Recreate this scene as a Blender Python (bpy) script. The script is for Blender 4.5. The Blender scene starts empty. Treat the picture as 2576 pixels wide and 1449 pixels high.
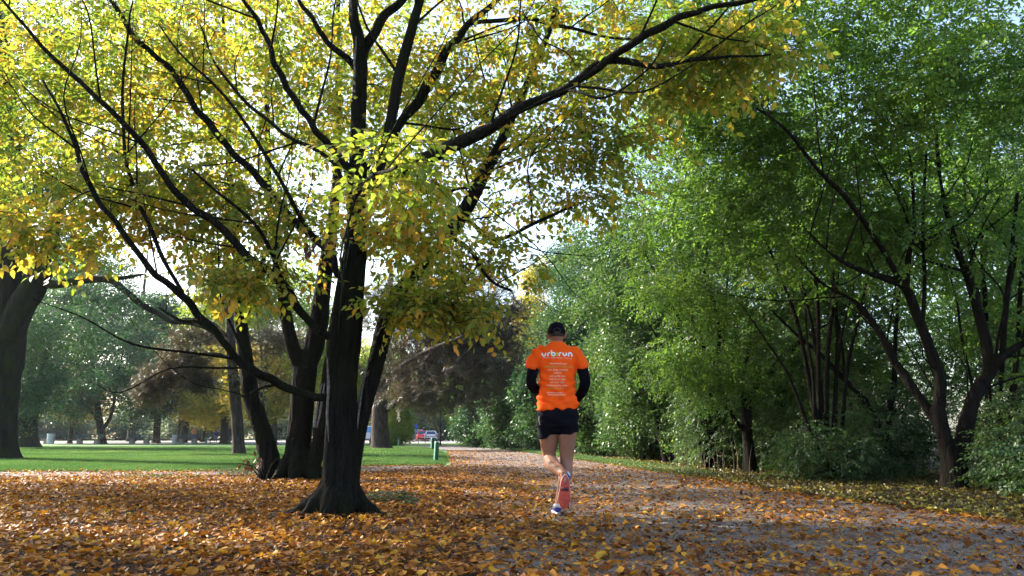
import bpy, bmesh, math, random
import numpy as np
from mathutils import Vector, Matrix
from mathutils.bvhtree import BVHTree

random.seed(7)
RNG = np.random.default_rng(11)
scene = bpy.context.scene
COL = scene.collection

# ------------------------------------------------------------------ camera, sky, sun, exposure
F = 1946.0                      # focal length in units of a 2576 px wide frame
CAM_H = 0.72
PITCH = math.atan((1097 - 724.5) / F)
cam_data = bpy.data.cameras.new("camera")
cam_data.sensor_width = 36.0
cam_data.lens = 36.0 * F / 2576.0
cam_data.clip_start = 0.05
cam_data.clip_end = 1500.0
cam = bpy.data.objects.new("camera", cam_data)
cam.location = (0, 0, CAM_H)
cam.rotation_euler = (math.radians(90) + PITCH, 0, 0)
COL.objects.link(cam)
scene.camera = cam

SUN_EL, SUN_AZ = math.radians(31), math.radians(-62)     # azimuth measured from +Y towards +X
world = bpy.data.worlds.new("World")
scene.world = world
world.use_nodes = True
wn = world.node_tree
sky = wn.nodes.new("ShaderNodeTexSky")
sky.sky_type = 'NISHITA'
sky.sun_disc = False
sky.sun_elevation = SUN_EL
sky.sun_rotation = SUN_AZ
sky.air_density = 1.0
sky.dust_density = 2.5
sky.ozone_density = 1.0
bg = wn.nodes["Background"]
bg.inputs["Strength"].default_value = 0.13
wn.links.new(sky.outputs[0], bg.inputs["Color"])

sun_data = bpy.data.lights.new("sun", 'SUN')
sun_data.energy = 5.0
sun_data.angle = math.radians(0.5)
sun_data.color = (1.0, 0.92, 0.80)
sun = bpy.data.objects.new("sun", sun_data)
to_sun = Vector((math.sin(SUN_AZ) * math.cos(SUN_EL), math.cos(SUN_AZ) * math.cos(SUN_EL), math.sin(SUN_EL)))
sun.rotation_euler = to_sun.to_track_quat('Z', 'Y').to_euler()
sun.location = (-20, 20, 30)
COL.objects.link(sun)

vs = scene.view_settings
vs.view_transform = 'Standard'
vs.look = 'None'
vs.gamma = 1.0
vs.use_curve_mapping = False
vs.exposure = 2.1
cy = scene.cycles
cy.max_bounces = 8
cy.diffuse_bounces = 4
cy.glossy_bounces = 2
cy.transmission_bounces = 6
cy.transparent_max_bounces = 8
cy.use_denoising = True
cy.sample_clamp_indirect = 8.0


# ------------------------------------------------------------------ small helpers
def W(px, py, d):
    """A point d metres ahead of the eye, measured from the photograph (2576 px wide)."""
    u, v = (px - 1288) / F, (724.5 - py) / F
    cz, sz = math.cos(PITCH), math.sin(PITCH)
    fy, fz = cz - v * sz, sz + v * cz
    return np.array([u * d / fy, d, CAM_H + d * fz / fy])


def RR(rpx, d):
    return rpx * d / F


def G(px, py):
    """Ground point (z = 0) seen at a photograph position."""
    u, v = (px - 1288) / F, (724.5 - py) / F
    cz, sz = math.cos(PITCH), math.sin(PITCH)
    fy, fz = cz - v * sz, sz + v * cz
    t = -CAM_H / fz
    return np.array([u * t, fy * t, 0.0])


def make_mesh(name, V, faces, smooth=True, mats=(), fmat=None):
    """faces: list of int arrays, each (n, k)"""
    me = bpy.data.meshes.new(name)
    V = np.asarray(V, dtype=np.float32)
    me.vertices.add(len(V))
    me.vertices.foreach_set("co", V.ravel())
    faces = [np.asarray(f, dtype=np.int32) for f in faces if len(f)]
    if faces:
        loops = np.concatenate([f.ravel() for f in faces])
        sizes = np.concatenate([np.full(len(f), f.shape[1], dtype=np.int32) for f in faces])
        starts = np.concatenate([[0], np.cumsum(sizes)[:-1]]).astype(np.int32)
        me.loops.add(len(loops))
        me.loops.foreach_set("vertex_index", loops)
        me.polygons.add(len(sizes))
        me.polygons.foreach_set("loop_start", starts)
        me.polygons.foreach_set("loop_total", sizes)
        if fmat is not None:
            me.polygons.foreach_set("material_index", np.asarray(fmat, dtype=np.int32))
        me.polygons.foreach_set("use_smooth", np.full(len(sizes), smooth))
    for m in mats:
        me.materials.append(m)
    me.update(calc_edges=True)
    return me


class MB:
    """collects shapes into one mesh"""
    def __init__(self):
        self.V, self.Q, self.T, self.n = [], [], [], 0
        self.qm, self.tm = [], []
        self.qa, self.ta = [], []

    def add(self, V, Q=None, T=None, mat=0, att=0.0):
        V = np.asarray(V, dtype=float).reshape(-1, 3)
        if Q is not None and len(Q):
            Q = np.asarray(Q, dtype=int).reshape(-1, 4)
            self.Q.append(Q + self.n)
            self.qm.append(np.full(len(Q), mat)); self.qa.append(np.full(len(Q), att))
        if T is not None and len(T):
            T = np.asarray(T, dtype=int).reshape(-1, 3)
            self.T.append(T + self.n)
            self.tm.append(np.full(len(T), mat)); self.ta.append(np.full(len(T), att))
        self.V.append(V)
        self.n += len(V)
        return self

    def box(self, c, s, rot=None, mat=0, taper=1.0):
        sx, sy, sz = s[0] / 2, s[1] / 2, s[2] / 2
        V = np.array([[x * sx * (taper if z > 0 else 1), y * sy * (taper if z > 0 else 1), z * sz] for z in (-1, 1) for y in (-1, 1) for x in (-1, 1)], float)
        if rot is not None:
            V = V @ np.array(rot.to_3x3() if hasattr(rot, 'to_3x3') else rot).T
        V = V + np.array(c)
        return self.add(V, Q=[[0, 2, 3, 1], [4, 5, 7, 6], [0, 1, 5, 4], [2, 6, 7, 3], [0, 4, 6, 2], [1, 3, 7, 5]], mat=mat)

    def tube(self, P, R, n=8, cap=True, flute=None, mat=0, squash=None, ref=(0, 0, 1)):
        """round tube along polyline P; R radii (scalars or (a,b) pairs)"""
        P = np.asarray(P, float)
        m = len(P)
        R = np.asarray(R, float)
        if R.ndim == 0:
            R = np.full(m, float(R))
        if R.ndim == 1:
            R = np.stack([R, R], 1)
        T = np.gradient(P, axis=0)
        T /= np.linalg.norm(T, axis=1)[:, None] + 1e-12
        ref = np.array(ref, float)
        u0 = np.cross(ref, T[0])
        if np.linalg.norm(u0) < 0.15:
            u0 = np.cross([0, 1, 0.0], T[0])
            if np.linalg.norm(u0) < 0.15:
                u0 = np.cross([1, 0.0, 0], T[0])
        u = u0 / np.linalg.norm(u0)
        a = np.linspace(0, 2 * math.pi, n, endpoint=False)
        ca, sa = np.cos(a), np.sin(a)
        rings = []
        for i in range(m):
            u = u - T[i] * np.dot(u, T[i])
            u /= np.linalg.norm(u) + 1e-12
            v = np.cross(T[i], u)
            k = flute(i, a) if flute is not None else 1.0
            rings.append(P[i] + (ca * k)[:, None] * u * R[i, 0] + (sa * k)[:, None] * v * R[i, 1])
        V = np.concatenate(rings)
        idx = np.arange(n)
        nx = (idx + 1) % n
        Q = np.concatenate([np.stack([i * n + idx, i * n + nx, (i + 1) * n + nx, (i + 1) * n + idx], 1) for i in range(m - 1)])
        T3 = None
        if cap:
            V = np.concatenate([V, P[:1], P[-1:]])
            c0, c1 = m * n, m * n + 1
            T3 = np.concatenate([np.stack([np.full(n, c0), nx, idx], 1), np.stack([np.full(n, c1), (m - 1) * n + idx, (m - 1) * n + nx], 1)])
        return self.add(V, Q, T3, mat=mat)

    def rings(self, rings, cap=True, mat=0):
        """loft through rings given as arrays (k,3) of equal length"""
        m, n = len(rings), len(rings[0])
        V = np.concatenate(rings)
        idx = np.arange(n); nx = (idx + 1) % n
        Q = np.concatenate([np.stack([i * n + idx, i * n + nx, (i + 1) * n + nx, (i + 1) * n + idx], 1) for i in range(m - 1)])
        T3 = None
        if cap:
            V = np.concatenate([V, np.mean(rings[0], 0)[None], np.mean(rings[-1], 0)[None]])
            T3 = np.concatenate([np.stack([np.full(n, m * n), nx, idx], 1), np.stack([np.full(n, m * n + 1), (m - 1) * n + idx, (m - 1) * n + nx], 1)])
        return self.add(V, Q, T3, mat=mat)

    def ball(self, c, r, n=12, m=8, mat=0):
        r = np.array(r, float) * np.ones(3)
        rs = []
        for j in range(m + 1):
            t = math.pi * (0.02 + 0.96 * j / m)
            a = np.linspace(0, 2 * math.pi, n, endpoint=False)
            rs.append(np.stack([np.cos(a) * math.sin(t) * r[0], np.sin(a) * math.sin(t) * r[1], np.full(n, -math.cos(t) * r[2])], 1) + np.array(c))
        return self.rings(rs, mat=mat)

    def mesh(self, name, mats=(), smooth=True, off=(0, 0, 0), att=None):
        V = np.concatenate(self.V) - np.array(off)
        Q = np.concatenate(self.Q) if self.Q else np.zeros((0, 4), int)
        T = np.concatenate(self.T) if self.T else np.zeros((0, 3), int)
        fm = np.concatenate(self.qm + self.tm) if (self.qm or self.tm) else None
        me = make_mesh(name, V, [Q, T], smooth, mats, fm)
        if att:
            a = me.attributes.new(att, 'FLOAT', 'FACE')
            a.data.foreach_set("value", np.concatenate(self.qa + self.ta).astype(np.float32))
        return me


def link(name, me, parent=None, loc=None):
    o = bpy.data.objects.new(name, me)
    if loc is not None:
        o.location = loc
    if parent is not None:
        o.parent = parent
    COL.objects.link(o)
    return o


def tag(o, label=None, cat=None, group=None, kind=None):
    if label: o["label"] = label
    if cat: o["category"] = cat
    if group: o["group"] = group
    if kind: o["kind"] = kind
    return o


def thing(name, label, cat, loc=(0, 0, 0), rz=0.0, group=None):
    o = bpy.data.objects.new(name, None)
    o.empty_display_size = 0.2
    o.location = loc
    o.rotation_euler = (0, 0, rz)
    COL.objects.link(o)
    return tag(o, label, cat, group)


def part(name, mb, mats, parent, smooth=True, off=None, kind=None):
    if not isinstance(mats, (list, tuple)):
        mats = [mats]
    if off is None:
        off = tuple(parent.location) if parent is not None else (0, 0, 0)
    o = link(name, mb.mesh(name, mats, smooth, off), parent)
    if kind:
        o["kind"] = kind
    return o


def spline(P, k=6):
    """Catmull-Rom through rows of P (any width)"""
    P = np.asarray(P, float)
    Q = np.concatenate([2 * P[:1] - P[1:2], P, 2 * P[-1:] - P[-2:-1]])
    out = []
    for i in range(1, len(Q) - 2):
        for t in np.linspace(0, 1, k, endpoint=False):
            out.append(0.5 * ((2 * Q[i]) + (-Q[i - 1] + Q[i + 1]) * t + (2 * Q[i - 1] - 5 * Q[i] + 4 * Q[i + 1] - Q[i + 2]) * t * t + (-Q[i - 1] + 3 * Q[i] - 3 * Q[i + 1] + Q[i + 2]) * t ** 3))
    out.append(P[-1])
    return np.array(out)


# ------------------------------------------------------------------ materials
def new_mat(name):
    m = bpy.data.materials.new(name)
    m.use_nodes = True
    nt = m.node_tree
    return m, nt, nt.nodes["Principled BSDF"]


def node(nt, kind, **kw):
    n = nt.nodes.new(kind)
    for k, v in kw.items():
        if k in n.inputs:
            n.inputs[k].default_value = v
        else:
            setattr(n, k, v)
    return n


def ramp(nt, stops, fac=None):
    r = nt.nodes.new("ShaderNodeValToRGB")
    e = r.color_ramp.elements
    while len(e) < len(stops):
        e.new(0.5)
    for i, (p, c) in enumerate(stops):
        e[i].position = p
        e[i].color = (*c, 1)
    if fac is not None:
        nt.links.new(fac, r.inputs[0])
    return r


def simple(name, col, rough=0.6, spec=0.4, metal=0.0, noise=0.0, nscale=20.0, bump=0.0):
    m, nt, b = new_mat(name)
    b.inputs["Base Color"].default_value = (*col, 1)
    b.inputs["Roughness"].default_value = rough
    b.inputs["Specular IOR Level"].default_value = spec
    b.inputs["Metallic"].default_value = metal
    if noise or bump:
        g = node(nt, "ShaderNodeTexCoord")
        t = node(nt, "ShaderNodeTexNoise", Scale=nscale, Detail=5.0)
        nt.links.new(g.outputs["Object"], t.inputs["Vector"])
        if noise:
            r = ramp(nt, [(0.3, tuple(c * (1 - noise) for c in col)), (0.7, tuple(min(1, c * (1 + noise)) for c in col))], t.outputs[0])
            nt.links.new(r.outputs[0], b.inputs["Base Color"])
        if bump:
            bp = node(nt, "ShaderNodeBump", Strength=bump, Distance=0.02)
            nt.links.new(t.outputs[0], bp.inputs["Height"])
            nt.links.new(bp.outputs[0], b.inputs["Normal"])
    return m


def leaf_mat(name, stops, trans=0.45, nscale=0.8, wl=0.45, wi=0.25, wn_=0.5, boost=1.5, rough=0.42, spec=0.35):
    """colour from per-leaf, per-spray and per-place variation; part of the light passes through"""
    m, nt, b = new_mat(name)
    L = nt.links.new
    a = node(nt, "ShaderNodeAttribute", attribute_name="lc")
    oi = node(nt, "ShaderNodeObjectInfo")
    gm = node(nt, "ShaderNodeNewGeometry")
    nz = node(nt, "ShaderNodeTexNoise", Scale=nscale, Detail=2.0)
    L(gm.outputs["Position"], nz.inputs["Vector"])
    m1 = node(nt, "ShaderNodeMath", operation='MULTIPLY'); m1.inputs[1].default_value = wl
    m2 = node(nt, "ShaderNodeMath", operation='MULTIPLY_ADD'); m2.inputs[1].default_value = wi
    m3 = node(nt, "ShaderNodeMath", operation='MULTIPLY_ADD'); m3.inputs[1].default_value = wn_ * 2
    m4 = node(nt, "ShaderNodeMath", operation='SUBTRACT'); m4.inputs[1].default_value = wn_ * 0.5 + (wl + wi + wn_ - 1) / 2
    L(a.outputs["Fac"], m1.inputs[0])
    L(oi.outputs["Random"], m2.inputs[0]); L(m1.outputs[0], m2.inputs[2])
    L(nz.outputs[0], m3.inputs[0]); L(m2.outputs[0], m3.inputs[2])
    L(m3.outputs[0], m4.inputs[0])
    r = ramp(nt, stops, m4.outputs[0])
    fine = node(nt, "ShaderNodeTexNoise", Scale=60.0, Detail=2.0)
    L(gm.outputs["Position"], fine.inputs["Vector"])
    mx = node(nt, "ShaderNodeMix", data_type='RGBA', blend_type='MULTIPLY')
    mx.inputs[0].default_value = 0.5
    fr = ramp(nt, [(0.3, (0.55, 0.5, 0.45)), (0.6, (1, 1, 1))], fine.outputs[0])
    L(r.outputs[0], mx.inputs[6]); L(fr.outputs[0], mx.inputs[7])
    L(mx.outputs[2], b.inputs["Base Color"])
    b.inputs["Roughness"].default_value = rough
    b.inputs["Specular IOR Level"].default_value = spec
    t = node(nt, "ShaderNodeBsdfTranslucent")
    bs = node(nt, "ShaderNodeMix", data_type='RGBA', blend_type='MULTIPLY')
    bs.inputs[0].default_value = 1.0
    bs.inputs[7].default_value = (boost, boost, boost * 0.55, 1)
    L(mx.outputs[2], bs.inputs[6]); L(bs.outputs[2], t.inputs["Color"])
    ms = node(nt, "ShaderNodeMixShader"); ms.inputs[0].default_value = trans
    L(b.outputs[0], ms.inputs[1]); L(t.outputs[0], ms.inputs[2])
    L(ms.outputs[0], nt.nodes["Material Output"].inputs["Surface"])
    return m


def bark_mat(name, c1, c2, moss=None, scale=6.0, bump=0.6, stretch=5.0):
    m, nt, b = new_mat(name)
    L = nt.links.new
    g = node(nt, "ShaderNodeTexCoord")
    mp = node(nt, "ShaderNodeMapping"); mp.inputs["Scale"].default_value = (1, 1, 1 / stretch)
    L(g.outputs["Object"], mp.inputs["Vector"])
    n1 = node(nt, "ShaderNodeTexNoise", Scale=scale * 3, Detail=8.0, Roughness=0.65)
    L(mp.outputs[0], n1.inputs["Vector"])
    v = node(nt, "ShaderNodeTexVoronoi", Scale=scale * 2.4, feature='DISTANCE_TO_EDGE')
    n0 = node(nt, "ShaderNodeTexNoise", Scale=scale, Detail=3.0)
    L(mp.outputs[0], n0.inputs["Vector"])
    mm = node(nt, "ShaderNodeMix", data_type='RGBA'); mm.inputs[0].default_value = 0.25
    L(mp.outputs[0], mm.inputs[6]); L(n0.outputs["Color"], mm.inputs[7])
    L(mm.outputs[2], v.inputs["Vector"])
    r = ramp(nt, [(0.3, c1), (0.7, c2)], n1.outputs[0])
    col = r.outputs[0]
    n2 = node(nt, "ShaderNodeTexNoise", Scale=1.7, Detail=4.0)
    L(g.outputs["Object"], n2.inputs["Vector"])
    if moss:
        mx = node(nt, "ShaderNodeMix", data_type='RGBA')
        rr = ramp(nt, [(0.45, (0, 0, 0)), (0.65, (0.8, 0.8, 0.8))], n2.outputs[0])
        L(rr.outputs[0], mx.inputs[0]); L(col, mx.inputs[6])
        mx.inputs[7].default_value = (*moss, 1)
        col = mx.outputs[2]
    L(col, b.inputs["Base Color"])
    b.inputs["Roughness"].default_value = 0.9
    b.inputs["Specular IOR Level"].default_value = 0.08
    ad = node(nt, "ShaderNodeMath", operation='MULTIPLY_ADD'); ad.inputs[1].default_value = 0.8
    rv = ramp(nt, [(0.0, (0, 0, 0)), (0.12, (1, 1, 1))], v.outputs["Distance"])
    L(rv.outputs[0], ad.inputs[0]); L(n1.outputs[0], ad.inputs[2])
    bp = node(nt, "ShaderNodeBump", Strength=bump, Distance=0.02)
    L(ad.outputs[0], bp.inputs["Height"])
    L(bp.outputs[0], b.inputs["Normal"])
    return m


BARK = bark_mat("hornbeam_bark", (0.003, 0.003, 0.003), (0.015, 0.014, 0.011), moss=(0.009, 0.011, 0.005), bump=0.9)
BARK_OLD = bark_mat("mossy_bark", (0.012, 0.011, 0.010), (0.032, 0.030, 0.024), moss=(0.028, 0.036, 0.010), scale=3.0)
BARK_PINE = bark_mat("pine_bark", (0.02, 0.015, 0.013), (0.10, 0.078, 0.068), scale=3.2, bump=1.0, stretch=3.5)
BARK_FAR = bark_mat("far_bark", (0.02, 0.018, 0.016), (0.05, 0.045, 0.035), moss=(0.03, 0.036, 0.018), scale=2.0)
BARK_HEDGE = bark_mat("thicket_bark", (0.004, 0.0035, 0.003), (0.015, 0.012, 0.009), scale=6.0)
TWIG = simple("twig_bark", (0.022, 0.018, 0.013), 0.8, 0.2)

L_MAIN = leaf_mat("hornbeam_leaf", [(0.0, (0.09, 0.155, 0.028)), (0.31, (0.155, 0.225, 0.040)), (0.53, (0.27, 0.29, 0.050)), (0.69, (0.43, 0.325, 0.056)), (0.89, (0.50, 0.25, 0.045)), (1.0, (0.24, 0.10, 0.035))], trans=0.58, nscale=0.9, wn_=.35, wl=.5, boost=1.6)
L_BACK = leaf_mat("yellow_green_leaf", [(0.0, (0.07, 0.16, 0.03)), (0.45, (0.14, 0.24, 0.035)), (0.8, (0.27, 0.30, 0.04)), (1.0, (0.38, 0.28, 0.04))], trans=0.55, boost=1.6, nscale=0.5)
L_GREEN = leaf_mat("shade_green_leaf", [(0.0, (0.06, 0.135, 0.034)), (0.5, (0.105, 0.20, 0.042)), (0.85, (0.17, 0.26, 0.046)), (1.0, (0.30, 0.30, 0.055))], trans=0.55, boost=1.7, nscale=0.7)
L_HEDGE = leaf_mat("hedge_leaf", [(0.0, (0.03, 0.075, 0.028)), (0.5, (0.062, 0.125, 0.042)), (0.85, (0.11, 0.17, 0.05)), (1.0, (0.22, 0.23, 0.06))], trans=0.4, boost=1.4, nscale=0.7)
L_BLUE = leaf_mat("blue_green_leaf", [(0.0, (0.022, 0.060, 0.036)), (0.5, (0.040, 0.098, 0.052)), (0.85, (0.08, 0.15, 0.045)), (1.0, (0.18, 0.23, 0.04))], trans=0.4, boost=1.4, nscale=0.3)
L_GOLD = leaf_mat("golden_leaf", [(0.0, (0.12, 0.16, 0.03)), (0.45, (0.32, 0.29, 0.035)), (0.8, (0.50, 0.32, 0.05)), (1.0, (0.42, 0.19, 0.05))], trans=0.45, boost=1.5, nscale=0.3)
L_PINE = leaf_mat("pine_needle", [(0.0, (0.13, 0.070, 0.058)), (0.45, (0.13, 0.088, 0.07)), (0.62, (0.075, 0.095, 0.055)), (1.0, (0.06, 0.095, 0.065))], trans=0.3, boost=1.2, nscale=0.35)
L_FAR = leaf_mat("haze_tinted_leaf", [(0.0, (0.06, 0.10, 0.09)), (0.5, (0.08, 0.13, 0.10)), (0.85, (0.16, 0.19, 0.09)), (1.0, (0.28, 0.23, 0.09))], trans=0.35, boost=1.3, nscale=0.06)  # bluish haze of the far trees is mixed into the leaf colour
L_LITTER = leaf_mat("fallen_leaf_skin", [(0.0, (0.035, 0.015, 0.008)), (0.22, (0.13, 0.045, 0.012)), (0.5, (0.29, 0.105, 0.017)), (0.80, (0.45, 0.195, 0.024)), (0.97, (0.58, 0.34, 0.035)), (1.0, (0.22, 0.22, 0.03))], trans=0.22, boost=1.2, nscale=1.2, wl=0.0, wi=0.85, wn_=0.3, rough=0.55, spec=0.18)
L_LITTER2 = leaf_mat("hedge_litter_skin", [(0.0, (0.025, 0.018, 0.010)), (0.4, (0.07, 0.05, 0.018)), (0.75, (0.20, 0.17, 0.03)), (1.0, (0.42, 0.33, 0.05))], trans=0.2, boost=1.2, nscale=1.0, wl=0.0, wi=0.85, wn_=0.3)
L_DRY = leaf_mat("withered_leaf", [(0.0, (0.07, 0.03, 0.02)), (1.0, (0.19, 0.08, 0.05))], trans=0.2, boost=1.0)
L_GRASS = leaf_mat("grass_blade", [(0.0, (0.022, 0.062, 0.024)), (0.45, (0.045, 0.105, 0.038)), (0.8, (0.085, 0.15, 0.055)), (1.0, (0.20, 0.23, 0.10))], trans=0.45, boost=1.5, nscale=0.25, wn_=.8, wi=.15, wl=.2)


# ------------------------------------------------------------------ leaves, sprays, scattering
def leaf_geo(L=0.075, Wd=0.038, fold=0.25, curl=0.12, seg=4, wob=0.0, rng=random):
    """one leaf along +x, stalk at the origin, vein ridge folded; returns V, Q, T"""
    shape = [0.0, 0.62, 1.0, 0.86, 0.5, 0.0] if seg == 5 else [0.0, 0.85, 0.95, 0.5, 0.0]
    V = []
    n = len(shape)
    for i, s in enumerate(shape):
        t = i / (n - 1)
        x = L * (0.08 + 0.92 * t)
        z = -curl * L * (t * t) * 1.2
        w = Wd / 2 * s
        if s == 0:
            V.append((x, 0, z))
        else:
            j1, j2 = wob * rng.uniform(-1, 1), wob * rng.uniform(-1, 1)
            V += [(x, w, z + fold * w + j1), (x, 0, z), (x, -w, z + fold * w + j2)]
    T, Q = [], []
    T += [(0, 2, 1), (0, 3, 2)]
    k = 1
    for i in range(n - 3):
        Q += [(k, k + 1, k + 4, k + 3), (k + 1, k + 2, k + 5, k + 4)]
        k += 3
    T += [(k, k + 1, k + 3), (k + 1, k + 2, k + 3)]
    return np.array(V, float), Q, T


def diamond(L, Wd, fold=0.2):
    return np.array([(0, 0, 0), (L * .45, Wd / 2, fold * Wd / 2), (L, 0, -0.05 * L), (L * .45, -Wd / 2, fold * Wd / 2)], float), [(0, 3, 2, 1)], []


def rotm(rx, ry, rz):
    return np.array(Matrix.Rotation(rz, 3, 'Z') @ Matrix.Rotation(ry, 3, 'Y') @ Matrix.Rotation(rx, 3, 'X'))


TPL = {}


def template(name, mb, mats):
    me = mb.mesh(name, mats, True, att="lc")
    o = bpy.data.objects.new(name, me)       # a source shape, never linked into the scene
    return o


SPRAY_LEAVES = {}


def hornbeam_spray(seed, mat, n=10, length=0.34, ls=0.075, simple_leaf=False, key=None):
    r = random.Random(seed)
    mb = MB()
    pts = [(length * t, 0.02 * math.sin(3 * t + seed), -0.10 * length * t * t) for t in np.linspace(0, 1, 5)]
    mb.tube(pts, np.linspace(0.0030, 0.0012, 5), 3, cap=False, mat=1)
    rec = []
    for i in range(n):
        t = 0.12 + 0.88 * i / (n - 1)
        side = 1 if i % 2 else -1
        az = side * math.radians(r.uniform(38, 68)) if i < n - 1 else r.uniform(-.2, .2)
        s = ls * r.uniform(0.75, 1.15) * (1 - 0.25 * abs(t - 0.55))
        M = rotm(r.uniform(-.5, .5), math.radians(r.uniform(-8, 38)), az)
        p = np.array([length * t, 0.02 * math.sin(3 * t + seed), -0.10 * length * t * t])
        V, Q, T = diamond(s, s * .55) if simple_leaf else leaf_geo(s, s * .52)
        mb.add(V @ M.T + p, Q, T, mat=0, att=r.random())
        rec.append((p, M, s))
    o = template("spray_source", mb, [mat, TWIG])
    SPRAY_LEAVES[o.name] = rec
    return o


def clump(seed, mat, n=26, R=0.35, ls=0.09, w=0.6):
    """loose bunch of small leaves for trees farther off"""
    r = random.Random(seed)
    mb = MB()
    for i in range(n):
        while True:
            p = np.array([r.uniform(-1, 1), r.uniform(-1, 1), r.uniform(-1, 1)])
            if np.dot(p, p) < 1: break
        p *= np.array([R, R, R * .45])
        M = rotm(r.uniform(-.9, .9), r.uniform(-.3, 1.0), r.uniform(0, 6.3))
        s = ls * r.uniform(.7, 1.3)
        V, Q, T = diamond(s, s * w)
        mb.add(V @ M.T + p, Q, T, att=r.random())
    return template("clump_source", mb, [mat, TWIG])


def needle_tuft(seed, mat):
    r = random.Random(seed)
    mb = MB()
    mb.tube([(0, 0, 0), (.15, 0, .01), (.32, 0, .05)], [.006, .005, .003], 3, cap=False, mat=1)
    for i in range(60):
        t = r.uniform(0.15, 1)
        p = np.array([.32 * t, 0, .05 * t * t])
        M = rotm(0, -r.uniform(-1.1, 1.3), r.uniform(-1.3, 1.3))
        l, w = r.uniform(.06, .11), .007
        V = np.array([(0, -w / 2, 0), (0, w / 2, 0), (l, 0, 0)])
        mb.add(V @ M.T + p, None, [(0, 1, 2)], att=r.random())
    return template("needle_source", mb, [mat, TWIG])


def euler_from(fwd, up):
    """arrays of forward (local x) and approximate up (local z) -> XYZ euler angles"""
    x = fwd / (np.linalg.norm(fwd, axis=1)[:, None] + 1e-9)
    y = np.cross(up, x); y /= np.linalg.norm(y, axis=1)[:, None] + 1e-9
    z = np.cross(x, y)
    ry = -np.arcsin(np.clip(x[:, 2], -1, 1))
    rz = np.arctan2(x[:, 1], x[:, 0])
    rx = np.arctan2(y[:, 2], z[:, 2])
    return np.stack([rx, ry, rz], 1)


_GN = {}


def scatter_group(sources):
    key = tuple(s.name for s in sources)
    if key in _GN:
        return _GN[key]
    ng = bpy.data.node_groups.new("scatter", 'GeometryNodeTree')
    ng.interface.new_socket("Geometry", in_out='INPUT', socket_type='NodeSocketGeometry')
    ng.interface.new_socket("Geometry", in_out='OUTPUT', socket_type='NodeSocketGeometry')
    N, L = ng.nodes, ng.links.new
    gi, go = N.new("NodeGroupInput"), N.new("NodeGroupOutput")
    iop = N.new("GeometryNodeInstanceOnPoints")
    jn = N.new("GeometryNodeJoinGeometry")
    for s in sources:
        oi = N.new("GeometryNodeObjectInfo")
        oi.inputs["Object"].default_value = s
        g2 = N.new("GeometryNodeGeometryToInstance")
        L(oi.outputs["Geometry"], g2.inputs[0])
        L(g2.outputs[0], jn.inputs[0])
    at = {}
    for nm, ty in (("rot", 'FLOAT_VECTOR'), ("scl", 'FLOAT'), ("idx", 'INT')):
        a = N.new("GeometryNodeInputNamedAttribute")
        a.data_type = ty
        a.inputs["Name"].default_value = nm
        at[nm] = a.outputs["Attribute"]
    L(gi.outputs[0], iop.inputs["Points"])
    L(jn.outputs[0], iop.inputs["Instance"])
    iop.inputs["Pick Instance"].default_value = True
    L(at["idx"], iop.inputs["Instance Index"])
    L(at["rot"], iop.inputs["Rotation"])
    L(at["scl"], iop.inputs["Scale"])
    L(iop.outputs[0], go.inputs[0])
    _GN[key] = ng
    return ng


def scatter(name, P, rot, scl, sources, parent=None, kind="stuff", off=None):
    if off is None:
        off = np.array(parent.location) if parent is not None else np.zeros(3)
    me = make_mesh(name, np.asarray(P) - off, [])
    n = len(P)
    a = me.attributes.new("rot", 'FLOAT_VECTOR', 'POINT'); a.data.foreach_set("vector", np.asarray(rot, np.float32).ravel())
    a = me.attributes.new("scl", 'FLOAT', 'POINT'); a.data.foreach_set("value", np.asarray(scl, np.float32).ravel())
    a = me.attributes.new("idx", 'INT', 'POINT'); a.data.foreach_set("value", RNG.integers(0, len(sources), n).astype(np.int32))
    for m in sources[0].data.materials:
        me.materials.append(m)
    o = link(name, me, parent)
    md = o.modifiers.new("scatter", 'NODES')
    md.node_group = scatter_group(sources)
    if kind:
        o["kind"] = kind
    return o


def in_ellipsoids(ells, n_total):
    """random points in a list of (centre, (rx,ry,rz), weight)"""
    w = np.array([e[2] for e in ells], float); w /= w.sum()
    out = []
    for (c, r, _), k in zip(ells, RNG.multinomial(n_total, w)):
        d = RNG.normal(size=(k, 3)); d /= np.linalg.norm(d, axis=1)[:, None]
        rad = RNG.random(k) ** (1 / 2.4)
        out.append(np.array(c) + d * rad[:, None] * np.array(r))
    return np.concatenate(out)


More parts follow.
